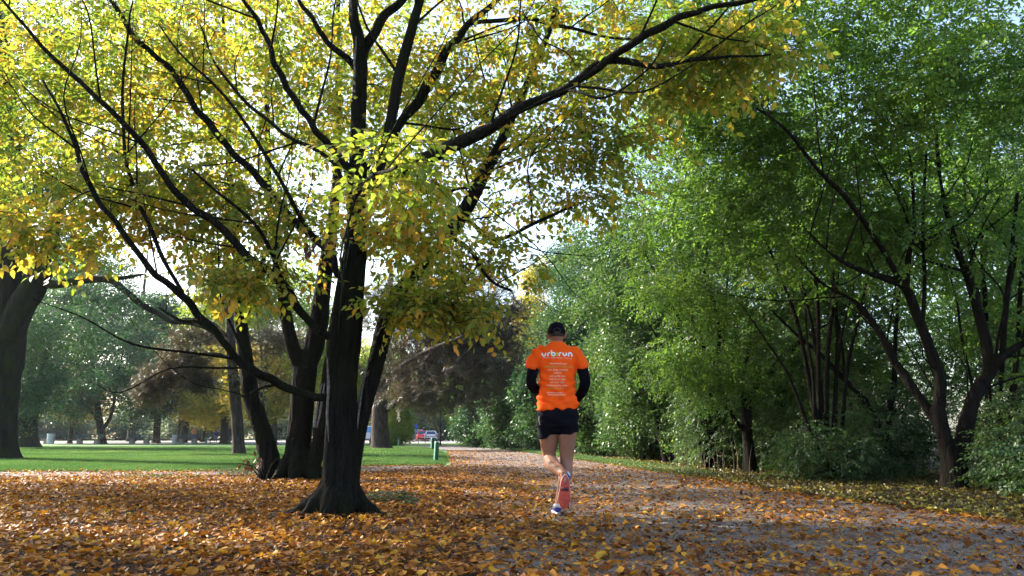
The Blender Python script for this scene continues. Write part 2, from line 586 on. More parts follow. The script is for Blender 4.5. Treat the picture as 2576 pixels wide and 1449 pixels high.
def grow(limbs, tips, reach=0.45, rmax=0.02, up=0.35, seg=6, max_nodes_r=None):
    """joins each tip to the nearest wood already there; returns new twigs (points, radii)"""
    P = np.concatenate([l[0] for l in limbs])
    R = np.concatenate([l[1] for l in limbs])
    D = np.concatenate([np.gradient(l[0], axis=0) for l in limbs])
    D /= np.linalg.norm(D, axis=1)[:, None] + 1e-9
    # thin the starting nodes
    cap = len(P) + len(tips) * seg + 10
    PA = np.zeros((cap, 3)); RA = np.zeros(cap); DA = np.zeros((cap, 3))
    n = len(P)
    PA[:n], RA[:n], DA[:n] = P, R, D
    # order by distance to the limbs
    dist = np.empty(len(tips))
    for i in range(0, len(tips), 256):
        dd = np.linalg.norm(tips[i:i + 256, None] - P[None], axis=2)
        dist[i:i + 256] = dd.min(1)
    twigs = []
    for i in np.argsort(dist):
        t = tips[i]
        v = PA[:n] - t
        d2 = np.einsum('ij,ij->i', v, v)
        # prefer wood that is below / behind the tip
        cost = np.sqrt(d2) * (1 + 0.25 * (v[:, 2] > 0)) + 0.12 * (RA[:n] < 0.004)
        j = int(np.argmin(cost))
        p0, d0, r0 = PA[j], DA[j], RA[j]
        L = math.sqrt(d2[j])
        if L < 0.05:
            continue
        c = p0 + d0 * L * 0.35 + np.array([0, 0, up * L * 0.35]) + RNG.normal(size=3) * L * 0.06
        s = np.linspace(0, 1, seg)[:, None]
        pts = (1 - s) ** 2 * p0 + 2 * s * (1 - s) * c + s ** 2 * t
        pts[1:-1] += RNG.normal(size=(seg - 2, 3)) * L * 0.02
        ra = min(r0 * 0.65, 0.0055 + 0.013 * L, rmax)
        rad = np.linspace(ra, max(0.0026, ra * 0.35), seg)
        twigs.append((pts, rad))
        PA[n:n + seg - 1] = pts[1:]; RA[n:n + seg - 1] = rad[1:]
        g = np.gradient(pts, axis=0)[1:]
        DA[n:n + seg - 1] = g / (np.linalg.norm(g, axis=1)[:, None] + 1e-9)
        n += seg - 1
    return twigs


def tubes_fast(lines, n=4):
    """many polylines with equal point counts -> V, Q"""
    P = np.array([l[0] for l in lines]); R = np.array([l[1] for l in lines])
    m, k, _ = P.shape
    T = np.gradient(P, axis=1); T /= np.linalg.norm(T, axis=2)[..., None] + 1e-9
    ref = np.where(np.abs(T[..., 2:3]) > 0.9, np.array([1.0, 0, 0]), np.array([0, 0, 1.0]))
    u = np.cross(ref, T); u /= np.linalg.norm(u, axis=2)[..., None] + 1e-9
    v = np.cross(T, u)
    a = np.linspace(0, 2 * math.pi, n, endpoint=False)
    V = P[:, :, None] + R[:, :, None, None] * (np.cos(a)[:, None] * u[:, :, None] + np.sin(a)[:, None] * v[:, :, None])
    V = V.reshape(-1, 3)
    base = (np.arange(m) * k * n)[:, None, None] + (np.arange(k - 1) * n)[None, :, None]
    i, j = np.arange(n), (np.arange(n) + 1) % n
    Q = np.stack([base + i, base + j, base + n + j, base + n + i], -1).reshape(-1, 4)
    return V, Q


def sprays_on(twigs, per, spread=0.10, droop=0.25, scale=(0.8, 1.15), tip_only=0.5, horiz=0.75):
    """places sprays along the outer part of the twigs"""
    P, FW, UP = [], [], []
    for pts, rad in twigs:
        d = pts[-1] - pts[-2]
        d /= np.linalg.norm(d) + 1e-9
        for _ in range(per):
            s = tip_only + (1 - tip_only) * RNG.random()
            x = s * (len(pts) - 1); i = min(int(x), len(pts) - 2)
            p = pts[i] + (pts[i + 1] - pts[i]) * (x - i)
            f = d * 0.55 + RNG.normal(size=3) * np.array([horiz, horiz, 0.25]) - np.array([0, 0, droop])
            P.append(p + RNG.normal(size=3) * spread); FW.append(f)
            UP.append(np.array([0, 0, 1.0]) + RNG.normal(size=3) * 0.35)
    P, FW, UP = np.array(P), np.array(FW), np.array(UP)
    return P, euler_from(FW, UP), RNG.uniform(scale[0], scale[1], len(P))


def limb_px(rows, k=6):
    """rows (px, py, depth, radius px) -> smoothed polyline in metres"""
    P = np.array([list(W(a, b, d)) + [RR(r, d)] for a, b, d, r in rows])
    S = spline(P, k)
    return S[:, :3], np.maximum(S[:, 3], 0.002)


def wobble(pts, amp, seed):
    r = np.random.default_rng(seed)
    t = np.arange(len(pts))
    o = np.zeros_like(pts)
    for ax in range(3):
        for f in (0.35, 0.8):
            o[:, ax] += np.sin(t * f + r.uniform(0, 6.3)) * amp * r.uniform(.3, 1)
    o *= np.minimum(1, t / 3.0)[:, None]
    return pts + o


def keep_out(tips, holes):
    """holes: (centre, radius) gaps left open in a crown"""
    m = np.ones(len(tips), bool)
    for c, r in holes:
        m &= (((tips - np.array(c)) / np.array(r)) ** 2).sum(1) > 1
    return tips[m]


HORN = [hornbeam_spray(s, L_MAIN, ls=.088, n=9, length=.36) for s in (1, 2, 3, 4)]
HORN_G = [hornbeam_spray(s, L_GREEN, ls=0.075, n=11) for s in (5, 6, 7, 8)]
HORN_S = [hornbeam_spray(s, L_HEDGE, ls=0.065, n=12) for s in (31, 32, 33)]
HORN_B = [hornbeam_spray(s, L_BACK, simple_leaf=True, ls=0.07, n=13, length=.42) for s in (9, 10, 11)]
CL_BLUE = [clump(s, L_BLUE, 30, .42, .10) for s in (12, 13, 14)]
CL_GREEN = [clump(s, L_HEDGE, 30, .38, .085) for s in (15, 16, 17)]
CL_GOLD = [clump(s, L_GOLD, 28, .42, .11) for s in (18, 19, 20)]
CL_BACK = [clump(s, L_BACK, 28, .42, .10) for s in (21, 22, 23)]
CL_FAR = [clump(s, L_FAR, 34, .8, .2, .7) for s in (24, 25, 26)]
TUFT = [needle_tuft(s, L_PINE) for s in (27, 28, 29)]


def tree(name, label, cat, base, limbs, ells, n_tips, src, bark, per=4, group=None, leaf_scale=(0.85, 1.2), up=0.35, holes=(), twig_sides=4, trunk_n=1,
         spread=.12, droop=.25, rmax=.02, sides=10, foliage_name="foliage", flute=None, horiz=.75, fuse=None, tip_only=.5, clumpy=.9):
    """trunk and limbs as drawn, twigs grown through the crown volumes, leaf sprays on the twigs"""
    root = thing(name, label, cat, tuple(base), group=group)
    if fuse:
        mb = MB()
        for p, r in limbs[:fuse[0]]: mb.tube(p, r, 18)
        fused_trunk("trunk", mb, bark, root, fuse[1], fuse[1] * .6, .5)
    for i, (p, r) in enumerate(limbs):
        if fuse and i < fuse[0]: continue
        mb = MB()
        mb.tube(p, r, sides * 2 if i < trunk_n else sides, flute=flute if i < trunk_n else None)
        part("trunk" if i < trunk_n else "limb", mb, bark, root)
    tips = keep_out(in_ellipsoids(ells, int(n_tips * 1.35)), holes)
    if clumpy:                                   # leaves gather in bunches with hollows between them
        k = 2.6 / max(.5, float(np.mean([min(e[1]) for e in ells])))
        ph = RNG.uniform(0, 6.3, 3)
        f = np.sin(tips[:, 0] * k * 1.3 + ph[0] + 1.2 * np.sin(tips[:, 2] * k)) * np.cos(tips[:, 1] * k * 1.1 + ph[1]) + np.sin(tips[:, 2] * k * 2.2 + ph[2] + np.sin(tips[:, 0] * k * .8))
        tips = tips[RNG.random(len(tips)) < np.clip(.62 + clumpy * f * .5, .04, 1)]
    twigs = grow(limbs, tips, up=up, rmax=rmax)
    V, Q = tubes_fast(twigs, twig_sides)
    me = make_mesh("twigs", V - np.array(base), [Q], True, [bark])
    o = link("twigs", me, root); o["kind"] = "stuff"
    P, E, S = sprays_on(twigs, per, spread=spread, droop=droop, scale=leaf_scale, horiz=horiz, tip_only=tip_only)
    fo = scatter(foliage_name, P, E, S, src, root)
    return root, twigs, (P, E, S), fo


# ------------------------------------------------------------------ ground, lawn, paths
def ground_mat(name, stops, s1=3.0, s2=40.0, bump=0.5, dist=0.02, rough=0.9, mix=0.5):
    m, nt, b = new_mat(name)
    L = nt.links.new
    gm = node(nt, "ShaderNodeNewGeometry")
    n1 = node(nt, "ShaderNodeTexNoise", Scale=s1, Detail=6.0)
    n2 = node(nt, "ShaderNodeTexNoise", Scale=s2, Detail=4.0, Roughness=.7)
    L(gm.outputs["Position"], n1.inputs["Vector"]); L(gm.outputs["Position"], n2.inputs["Vector"])
    mx = node(nt, "ShaderNodeMix", data_type='FLOAT'); mx.inputs[0].default_value = mix
    L(n1.outputs[0], mx.inputs[2]); L(n2.outputs[0], mx.inputs[3])
    r = ramp(nt, stops, mx.outputs[0])
    L(r.outputs[0], b.inputs["Base Color"])
    b.inputs["Roughness"].default_value = rough
    b.inputs["Specular IOR Level"].default_value = 0.2
    bp = node(nt, "ShaderNodeBump", Strength=bump, Distance=dist)
    L(n2.outputs[0], bp.inputs["Height"]); L(bp.outputs[0], b.inputs["Normal"])
    return m


def gravel_mat():
    m, nt, b = new_mat("gravel_path")
    L = nt.links.new
    gm = node(nt, "ShaderNodeNewGeometry")
    v = node(nt, "ShaderNodeTexVoronoi", Scale=70.0)
    n = node(nt, "ShaderNodeTexNoise", Scale=2.0, Detail=6.0)
    n3 = node(nt, "ShaderNodeTexNoise", Scale=45.0, Detail=4.0)
    for x in (v, n, n3): L(gm.outputs["Position"], x.inputs["Vector"])
    r = ramp(nt, [(0.0, (0.058, 0.050, 0.045)), (0.5, (0.128, 0.113, 0.105)), (1.0, (0.27, 0.245, 0.235))], v.outputs["Color"])
    r2 = ramp(nt, [(0.35, (0.62, 0.52, 0.45)), (0.65, (1.05, 1.0, 1.0))], n.outputs[0])
    mx = node(nt, "ShaderNodeMix", data_type='RGBA', blend_type='MULTIPLY'); mx.inputs[0].default_value = 1
    L(r.outputs[0], mx.inputs[6]); L(r2.outputs[0], mx.inputs[7])
    L(mx.outputs[2], b.inputs["Base Color"])
    b.inputs["Roughness"].default_value = .8
    bp = node(nt, "ShaderNodeBump", Strength=.9, Distance=.012)
    ad = node(nt, "ShaderNodeMath", operation='ADD')
    L(v.outputs["Distance"], ad.inputs[0]); L(n3.outputs[0], ad.inputs[1])
    L(ad.outputs[0], bp.inputs["Height"]); L(bp.outputs[0], b.inputs["Normal"])
    return m


SOIL = ground_mat("leafy_soil", [(0.3, (0.010, 0.006, 0.004)), (0.5, (0.035, 0.018, 0.009)), (0.7, (0.09, 0.04, 0.015))], 2.0, 30.0, 1.0, .04)
SOIL_DARK = ground_mat("hedge_soil", [(0.3, (0.016, 0.012, 0.008)), (0.7, (0.06, 0.042, 0.02))], 2.0, 30.0, 1.0, .04)  # dark brown soil under the hedge
LAWN = ground_mat("mown_lawn", [(0.32, (0.028, 0.072, 0.028)), (0.47, (0.055, 0.118, 0.044)), (0.56, (0.09, 0.155, 0.06)), (0.68, (0.17, 0.21, 0.09))], 0.35, 9.0, .8, .05, mix=.45)
GRAVEL = gravel_mat()
PALE = ground_mat("pale_gravel_road", [(0.3, (0.30, 0.27, 0.25)), (0.7, (0.42, 0.39, 0.37))], 0.5, 20.0, .3)
FARGROUND = ground_mat("meadow_ground", [(0.3, (0.05, 0.10, 0.025)), (0.6, (0.09, 0.13, 0.035)), (0.75, (0.22, 0.13, 0.04))], 0.12, 6.0, .4)


def sheet(name, outline, z, mat, label=None):
    """flat sheet from an outline in world xy"""
    bm = bmesh.new()
    vs_ = [bm.verts.new((x, y, z)) for x, y in outline]
    f = bm.faces.new(vs_)
    bmesh.ops.triangulate(bm, faces=[f])
    for f in bm.faces:
        if f.normal.z < 0: f.normal_flip()
    me = bpy.data.meshes.new(name); bm.to_mesh(me); bm.free()
    me.materials.append(mat)
    o = link(name, me); o["kind"] = "structure"
    return o


def jag(pts, amp=0.08, step=0.5, seed=1):
    """roughens an outline"""
    r = random.Random(seed); out = []
    n = len(pts)
    for i in range(n):
        a, b = np.array(pts[i]), np.array(pts[(i + 1) % n])
        k = max(1, int(np.linalg.norm(b - a) / step)); k = min(k, 60)
        for j in range(k):
            p = a + (b - a) * j / k
            out.append((p[0] + r.uniform(-amp, amp), p[1] + r.uniform(-amp, amp)))
    return out


RIGHT_EDGE = [(4.6, -2), (4.5, 4), (4.2, 6.4), (3.55, 9.6), (3.1, 14.6), (2.3, 21.4), (1.3, 30), (0.1, 40), (-2.2, 52), (-6, 62)]
LEFT_EDGE = [(-9.5, 60), (-5.2, 50), (-3.2, 40), (-2.5, 30), (-1.75, 22), (-1.5, 19.4)]
ground = sheet("ground", [(-250, -80), (250, -80), (250, 300), (-250, 300)], 0.0, FARGROUND)
litter_floor = sheet("woodland_floor", jag([(-30, -6), (12, -6), (12, 12), (8, 30), (5, 40), (2.3, 42), (-1, 30), (-1.9, 19.4), (-12, 15.6), (-30, 15.6)], .15, .6), 0.004, SOIL)
hedge_floor = sheet("hedge_floor", jag([(4.8, -4), (40, -4), (40, 70), (-4, 70), (-0.5, 48), (1.2, 38), (2.9, 23), (3.9, 16), (4.2, 10)], .1, .6, 2), 0.008, SOIL_DARK)
lawn = sheet("lawn", jag([(-60, 15.9), (-12, 15.9), (-6, 16.2), (-3.6, 18.9), (-1.0, 18.9), (-1.2, 24), (-2.2, 33), (-4.4, 46), (-8.6, 58), (-30, 74), (-80, 76)], .05, .35, 3), 0.008, LAWN)
verge = sheet("grass_verge", jag([(3.15, 14.0), (3.95, 14.5), (4.0, 17), (3.2, 23), (2.0, 31), (0.5, 44), (-3, 58), (-3.4, 55), (-0.6, 44), (1.2, 31), (2.3, 22)], .05, .4, 4), 0.012, LAWN)
path = sheet("gravel_path", jag(RIGHT_EDGE + LEFT_EDGE + [(-0.9, 12), (-0.2, 7), (-0.2, 4), (-0.4, -2)], .06, .5, 5), 0.012, GRAVEL)
side_path = sheet("side_path", jag([(-40, 14.0), (-8, 14.1), (-4, 15.2), (-1.6, 17.6), (-1.55, 19.0), (-3.6, 19.0), (-6, 16.1), (-12, 15.75), (-40, 15.75)], .06, .4, 6), 0.016, GRAVEL)
road = sheet("park_road", [(-120, 78), (-22, 80), (-9.0, 84), (-3, 88), (40, 92), (40, 150), (-40, 150), (-60, 112), (-120, 100)], 0.004, PALE)


# ------------------------------------------------------------------ fallen leaves
def litter_leaf(seed, L=.075, Wd=.052, curl=.3, mat=L_LITTER):
    """fallen leaf: ovate outline, cupped and curled differently for every seed"""
    r = random.Random(seed)
    ns, nw = 8, 5
    V, Q, T = [], [], []
    cup, roll, twist, bend = r.uniform(-.9, 1.3), r.uniform(-.25, .6) * curl * 3, r.uniform(-.6, .6), r.uniform(-.5, .5)
    for i in range(ns):
        t = i / (ns - 1)
        w = Wd / 2 * (math.sin(math.pi * min(1, .04 + t * .96) ** .75) ** .8 if 0 < i < ns - 1 else .03) * r.uniform(.93, 1.05)
        x = L * (t - .5)
        for j in range(nw):
            s = -1 + 2 * j / (nw - 1)
            y = s * w
            z = cup * (y * y) / Wd * 1.6 + roll * L * .5 * ((t - .5) ** 2) * 4 + abs(s) * w * .15 + r.uniform(-.0012, .0012)
            z += twist * y * (t - .5) * 1.5
            V.append((x, y + bend * L * .2 * (t - .5) ** 2 * 4, z))
    for i in range(ns - 1):
        for j in range(nw - 1):
            k = i * nw + j
            Q.append((k, k + 1, k + nw + 1, k + nw))
    mb = MB()
    mb.add(V, Q, T, att=r.random())
    m = nw // 2
    mb.tube([V[m], (-L * .60, bend * L * .2, V[m][2] + .002), (-L * .78, bend * L * .3, V[m][2] + .006)], [.0012, .001, .0008], 3, cap=False)
    return mb


LIT = [template("litter_source", litter_leaf(s, .064 + .006 * (s % 2), .036 + .005 * (s % 3), .15 + .12 * (s % 4)), [L_LITTER]) for s in range(40, 50)]
LIT2 = [template("hedge_litter_source", litter_leaf(s, .055, .036, .2), [L_LITTER2]) for s in range(50, 53)]


def lin(poly, y):
    ys = [p[1] for p in poly]; xs = [p[0] for p in poly]
    o = np.argsort(ys)
    return np.interp(y, np.array(ys)[o], np.array(xs)[o])


def litter_density(x, y):
    """leaves per square metre"""
    pr, pl = lin(RIGHT_EDGE, y), np.where(y > 19.4, lin(LEFT_EDGE, y), np.interp(y, [0, 4, 7, 12, 19.4], [-.3, -.2, -.2, -.9, -1.5]))
    pl2 = pl + 0.1
    d = np.where(x < pl2, 620.0, 0)
    d = np.where((x >= pl) & (x < pr), np.interp((x - pl) / (pr - pl), [0, .12, .3, .55, .85, 1], [620, 430, 250, 140, 150, 320]), d)
    d = np.where(x >= pr, 60.0 * np.exp(-(x - pr) / .8), d)
    side = np.interp(x, [-40, -8, -4, -1.6], [14.0, 14.1, 15.2, 17.6])
    d = np.where((y > side - .5) & (x < pl), d * .25, d)
    lawn_y = np.interp(x, [-60, -12, -6, -3.6, -2.1], [15.8, 15.8, 16.2, 19.1, 19.1])
    d = np.where((y > lawn_y) & (x < pl), 4.5 + 60 * np.exp(-(y - lawn_y) / .35), d)
    d = np.where((x >= pl) & (y > 14), d * np.interp(y, [14, 20, 34, 50], [.8, .35, .3, .8]), d)
    return d


def scatter_litter():
    # candidate field, denser sampling close to the eye
    N = 1000000
    y = 2.2 + 36 * RNG.random(N) ** 1.15
    x = RNG.uniform(-.80, .80, N) * (y + 1.2)
    # sampling density of the candidates per m2
    u = (y - 2.2) / 36
    pdf = (1 / 1.15) * np.maximum(u, 1e-4) ** (1 / 1.15 - 1) / 36 / (1.6 * (y + 1.2))
    dens = litter_density(x, y) * np.interp(y, [2, 8, 16, 38], [1, .9, .75, .5])
    # uneven patches
    pat = 0.75 + .25 * np.sin(x * 1.7 + 1.3 * np.sin(y * .9)) * np.cos(y * 1.3 + np.sin(x * 1.1))
    keep = RNG.random(N) < dens * pat / (N * pdf)
    x, y = x[keep], y[keep]
    return x, y


lx, ly = scatter_litter()
nl = len(lx)
lz = 0.018 + RNG.random(nl) * 0.022 + 0.012 * (np.sin(lx * 5) * np.cos(ly * 4) + 1) * (lx < 0)
lrot = np.stack([RNG.normal(0, .27, nl), RNG.normal(0, .25, nl), RNG.uniform(0, 6.283, nl)], 1)
lrot[RNG.random(nl) < .3, 0] += math.pi
lscl = RNG.uniform(.5, 1.15, nl) * np.where(RNG.random(nl) < .08, 1.25, 1.0)
inview = np.abs(lx) < (ly * .66)
order = np.argsort(np.where(inview & (ly > 3.9), ly, 999))
near = order[:300]
rest = np.ones(nl, bool); rest[near] = False
P = np.stack([lx, ly, lz], 1)
scatter("fallen_leaves", P[rest], lrot[rest], lscl[rest], LIT, None)
tag(bpy.data.objects["fallen_leaves"], "thick layer of orange and brown leaves covering the ground", "leaf litter", kind="stuff")
for k, i in enumerate(near):
    o = link("fallen_leaf", LIT[k % len(LIT)].data, None, tuple(P[i]))
    o.rotation_euler = tuple(lrot[i]); o.scale = (lscl[i],) * 3
    tag(o, "orange brown fallen leaf lying at the near edge of the leaf carpet", "leaf", "fallen leaves nearest the camera")
# broken bits between the leaves on the path
nf = 60000
yf = 2.6 + 20 * RNG.random(nf) ** 1.4; xf = RNG.uniform(-.4, .72, nf) * (yf + 1)
mf = (xf > -1.6) & (xf < lin(RIGHT_EDGE, yf) + .3)
xf, yf = xf[mf], yf[mf]; nf = len(xf)
scatter("leaf_fragments", np.stack([xf, yf, .014 + RNG.random(nf) * .008], 1), np.stack([RNG.normal(0, .3, nf), RNG.normal(0, .3, nf), RNG.uniform(0, 6.28, nf)], 1), RNG.uniform(.15, .5, nf), LIT + LIT2, None)
tag(bpy.data.objects["leaf_fragments"], "crumbled brown leaf fragments strewn over the gravel path", "leaf litter", kind="stuff")
# darker, greener litter under the thicket
n2 = 26000
y = RNG.uniform(5, 30, n2); e = lin(RIGHT_EDGE, y)
x = e + .1 + RNG.random(n2) ** 1.3 * 5.5
scatter("hedge_litter", np.stack([x, y, .016 + RNG.random(n2) * .02], 1), np.stack([RNG.normal(0, .4, n2), RNG.normal(0, .4, n2), RNG.uniform(0, 6.28, n2)], 1), RNG.uniform(.7, 1.3, n2), LIT2, None)
tag(bpy.data.objects["hedge_litter"], "small yellowish leaves scattered on dark soil under the thicket", "leaf litter", kind="stuff")


# ------------------------------------------------------------------ grass
def grass_tuft(seed, h=.06, n=16, R=.07):
    r = random.Random(seed); mb = MB()
    for i in range(n):
        a, d = r.uniform(0, 6.28), R * math.sqrt(r.random())
        p = np.array([math.cos(a) * d, math.sin(a) * d, 0])
        b = r.uniform(0, 6.28); dx, dy = math.cos(b), math.sin(b)
        hh, w, ln = h * r.uniform(.5, 1.3), .0045, h * r.uniform(.1, .6)
        c = r.uniform(0, 6.28); lx_, ly_ = math.cos(c) * ln, math.sin(c) * ln
        V = np.array([(-dx * w, -dy * w, 0), (dx * w, dy * w, 0), (dx * w * .6 + lx_ * .4, dy * w * .6 + ly_ * .4, hh * .6), (-dx * w * .6 + lx_ * .4, -dy * w * .6 + ly_ * .4, hh * .6), (lx_, ly_, hh)]) + p
        mb.add(V, [(0, 1, 2, 3)], [(3, 2, 4)], att=r.random())
    return mb


TUFTS = [template("grass_source", grass_tuft(s), [L_GRASS]) for s in (60, 61, 62)]


def inside(px_, py_, poly):
    c = np.zeros(len(px_), bool)
    n = len(poly)
    for i in range(n):
        x1, y1 = poly[i]; x2, y2 = poly[(i + 1) % n]
        m = ((y1 > py_) != (y2 > py_)) & (px_ < (x2 - x1) * (py_ - y1) / ((y2 - y1) + 1e-12) + x1)
        c ^= m
    return c


N = 90000
y = 15.9 + 34 * RNG.random(N) ** 1.6
x = RNG.uniform(-.72, .0, N) * y
m = inside(x, y, [(-60, 15.95), (-12, 15.95), (-6, 16.25), (-3.6, 19.15), (-1.7, 19.15), (-1.9, 24), (-2.8, 33), (-5.0, 46), (-9, 58), (-60, 58)])
x, y = x[m], y[m]
xv = RNG.uniform(-1, 4.2, 16000); yv = RNG.uniform(14, 40, 16000)
m = inside(xv, yv, [(3.15, 14.0), (3.95, 14.5), (4.0, 17), (3.2, 23), (2.0, 31), (0.5, 44), (-0.6, 44), (1.2, 31), (2.3, 22)])
x, y = np.concatenate([x, xv[m]]), np.concatenate([y, yv[m]])
n = len(x)
scatter("grass", np.stack([x, y, np.full(n, .006)], 1), np.stack([np.zeros(n), np.zeros(n), RNG.uniform(0, 6.28, n)], 1), RNG.uniform(.6, 1.2, n) * np.interp(y, [16, 40], [.9, 1.7]), TUFTS, None)
tag(bpy.data.objects["grass"], "short green grass blades of the lawn and verge", "grass", kind="stuff")


# ------------------------------------------------------------------ the near hornbeam
def remeshed(mb, voxel, name="body", smooth_iter=2, off=(0, 0, 0)):
    """fuses overlapping closed shapes into one continuous skin"""
    me = mb.mesh(name, (), True, off)
    o = bpy.data.objects.new(name, me); COL.objects.link(o)
    md = o.modifiers.new("r", 'REMESH'); md.mode = 'VOXEL'; md.voxel_size = voxel; md.use_smooth_shade = True
    if smooth_iter:
        ms = o.modifiers.new("s", 'SMOOTH'); ms.factor = 0.5; ms.iterations = smooth_iter
    dg = bpy.context.evaluated_depsgraph_get()
    out = bpy.data.meshes.new_from_object(o.evaluated_get(dg))
    bpy.data.objects.remove(o)
    out.name = name
    return out


def displace(me, fn):
    n = len(me.vertices)
    V = np.empty(n * 3, np.float32); N = np.empty(n * 3, np.float32)
    me.vertices.foreach_get("co", V)
    me.vertex_normals.foreach_get("vector", N)
    V, N = V.reshape(-1, 3).astype(float), N.reshape(-1, 3).astype(float)
    V += N * fn(V)[:, None]
    me.vertices.foreach_set("co", V.astype(np.float32).ravel())
    me.update()


def bark_disp(amp, scale=1.0):
    def f(V):
        ang = np.arctan2(V[:, 1], V[:, 0])
        a = np.sin(V[:, 0] * 38 * scale + 2.2 * np.sin(V[:, 2] * 2.3)) * np.cos(V[:, 1] * 33 * scale + 1.7 * np.sin(V[:, 2] * 1.9 + 1))
        b = np.sin(V[:, 0] * 90 * scale + 3 * np.sin(V[:, 2] * 5)) * np.sin(V[:, 1] * 85 * scale + 2 * np.cos(V[:, 2] * 4))
        return amp * (a * .7 + b * .3)
    return f


def fused_trunk(name, mb, bark, root, voxel=.014, amp=.010, scale=1.0):
    me = remeshed(mb, voxel, name, 2, tuple(root.location))
    displace(me, bark_disp(amp, scale))
    me.materials.append(bark)
    return link(name, me, root)


def roots(mb, base, r0, dirs):
    for ang, ln, w in dirs:
        a = math.radians(ang)
        d = np.array([math.cos(a), math.sin(a), 0])
        side = np.array([-d[1], d[0], 0]) * RNG.uniform(-.15, .15) * ln
        P = [np.array(base) + d * r0 * .15 + [0, 0, r0 * 2.1], np.array(base) + d * (r0 * .75) + [0, 0, r0 * .9], np.array(base) + d * (r0 + ln * .45) + side * .4 + [0, 0, r0 * .22], np.array(base) + d * (r0 + ln) + side + [0, 0, -.04]]
        S = spline(np.array([list(p) + [q] for p, q in zip(P, (w * 1.1, w * 1.25, w * .85, w * .45))]), 5)
        mb.tube(S[:, :3], S[:, 3], 10)


base = W(853, 1290, 7.3); base[2] = 0
main = thing("hornbeam_tree", "large dark forked tree with yellow green leaves standing in the leaf litter nearest the camera", "tree", tuple(base))
trunk_rows = [(853, 1296, 7.3, 58), (853, 1262, 7.3, 50), (852, 1215, 7.3, 44), (853, 1150, 7.3, 41), (856, 1060, 7.3, 38), (858, 960, 7.3, 37), (862, 880, 7.3, 43), (872, 800, 7.3, 40), (883, 700, 7.3, 35), (898, 600, 7.25, 29), (902, 500, 7.2, 28), (901, 400, 7.15, 23), (903, 300, 7.1, 20), (907, 190, 7.0, 19), (905, 110, 6.9, 17), (890, 30, 6.8, 13), (885, -80, 6.8, 11), (880, -300, 6.8, 7), (860, -600, 6.9, 3)]
T0 = limb_px(trunk_rows)
mbt = MB()
mbt.tube(T0[0], T0[1], 28, flute=lambda i, a: 1 + .075 * np.sin(3 * a + i * .05) + .05 * np.sin(5 * a + 1 - i * .03))
roots(mbt, base, .19, [(184, .36, .088), (212, .20, .080), (255, .12, .075), (300, .14, .075), (342, .28, .085), (20, .2, .07), (95, .2, .07), (150, .2, .07)])
mbt.tube(*limb_px([(880, 1250, 7.3, 24), (890, 1150, 7.36, 21), (908, 1060, 7.42, 20), (930, 975, 7.5, 21), (950, 895, 7.6, 21), (968, 825, 7.7, 23), (993, 760, 7.8, 24), (1035, 700, 7.95, 19), (1085, 650, 8.05, 17)]), 18)
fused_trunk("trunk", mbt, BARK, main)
SCAR = simple("bare_grey_wood", (.10, .095, .088), .9, .2, noise=.5, nscale=25, bump=.6)
mb = MB()
for rows in ([(876, 560, 7.06, 2), (877, 600, 7.06, 4), (871, 645, 7.05, 4.5), (862, 690, 7.06, 2)], [(824, 900, 7.12, 1.5), (826, 960, 7.12, 3), (823, 1040, 7.12, 3), (826, 1110, 7.12, 1)], [(926, 905, 7.50, 1.5), (915, 960, 7.40, 3.2), (903, 1030, 7.32, 3), (899, 1080, 7.25, 1)], [(896, 90, 6.78, 1), (893, 140, 6.80, 3), (891, 190, 6.84, 2)]):
    p, r = limb_px(rows, 5); p = wobble(p, .006, int(rows[0][0])); mb.tube(p, r, 8)
part("bare_wood", mb, SCAR, main)
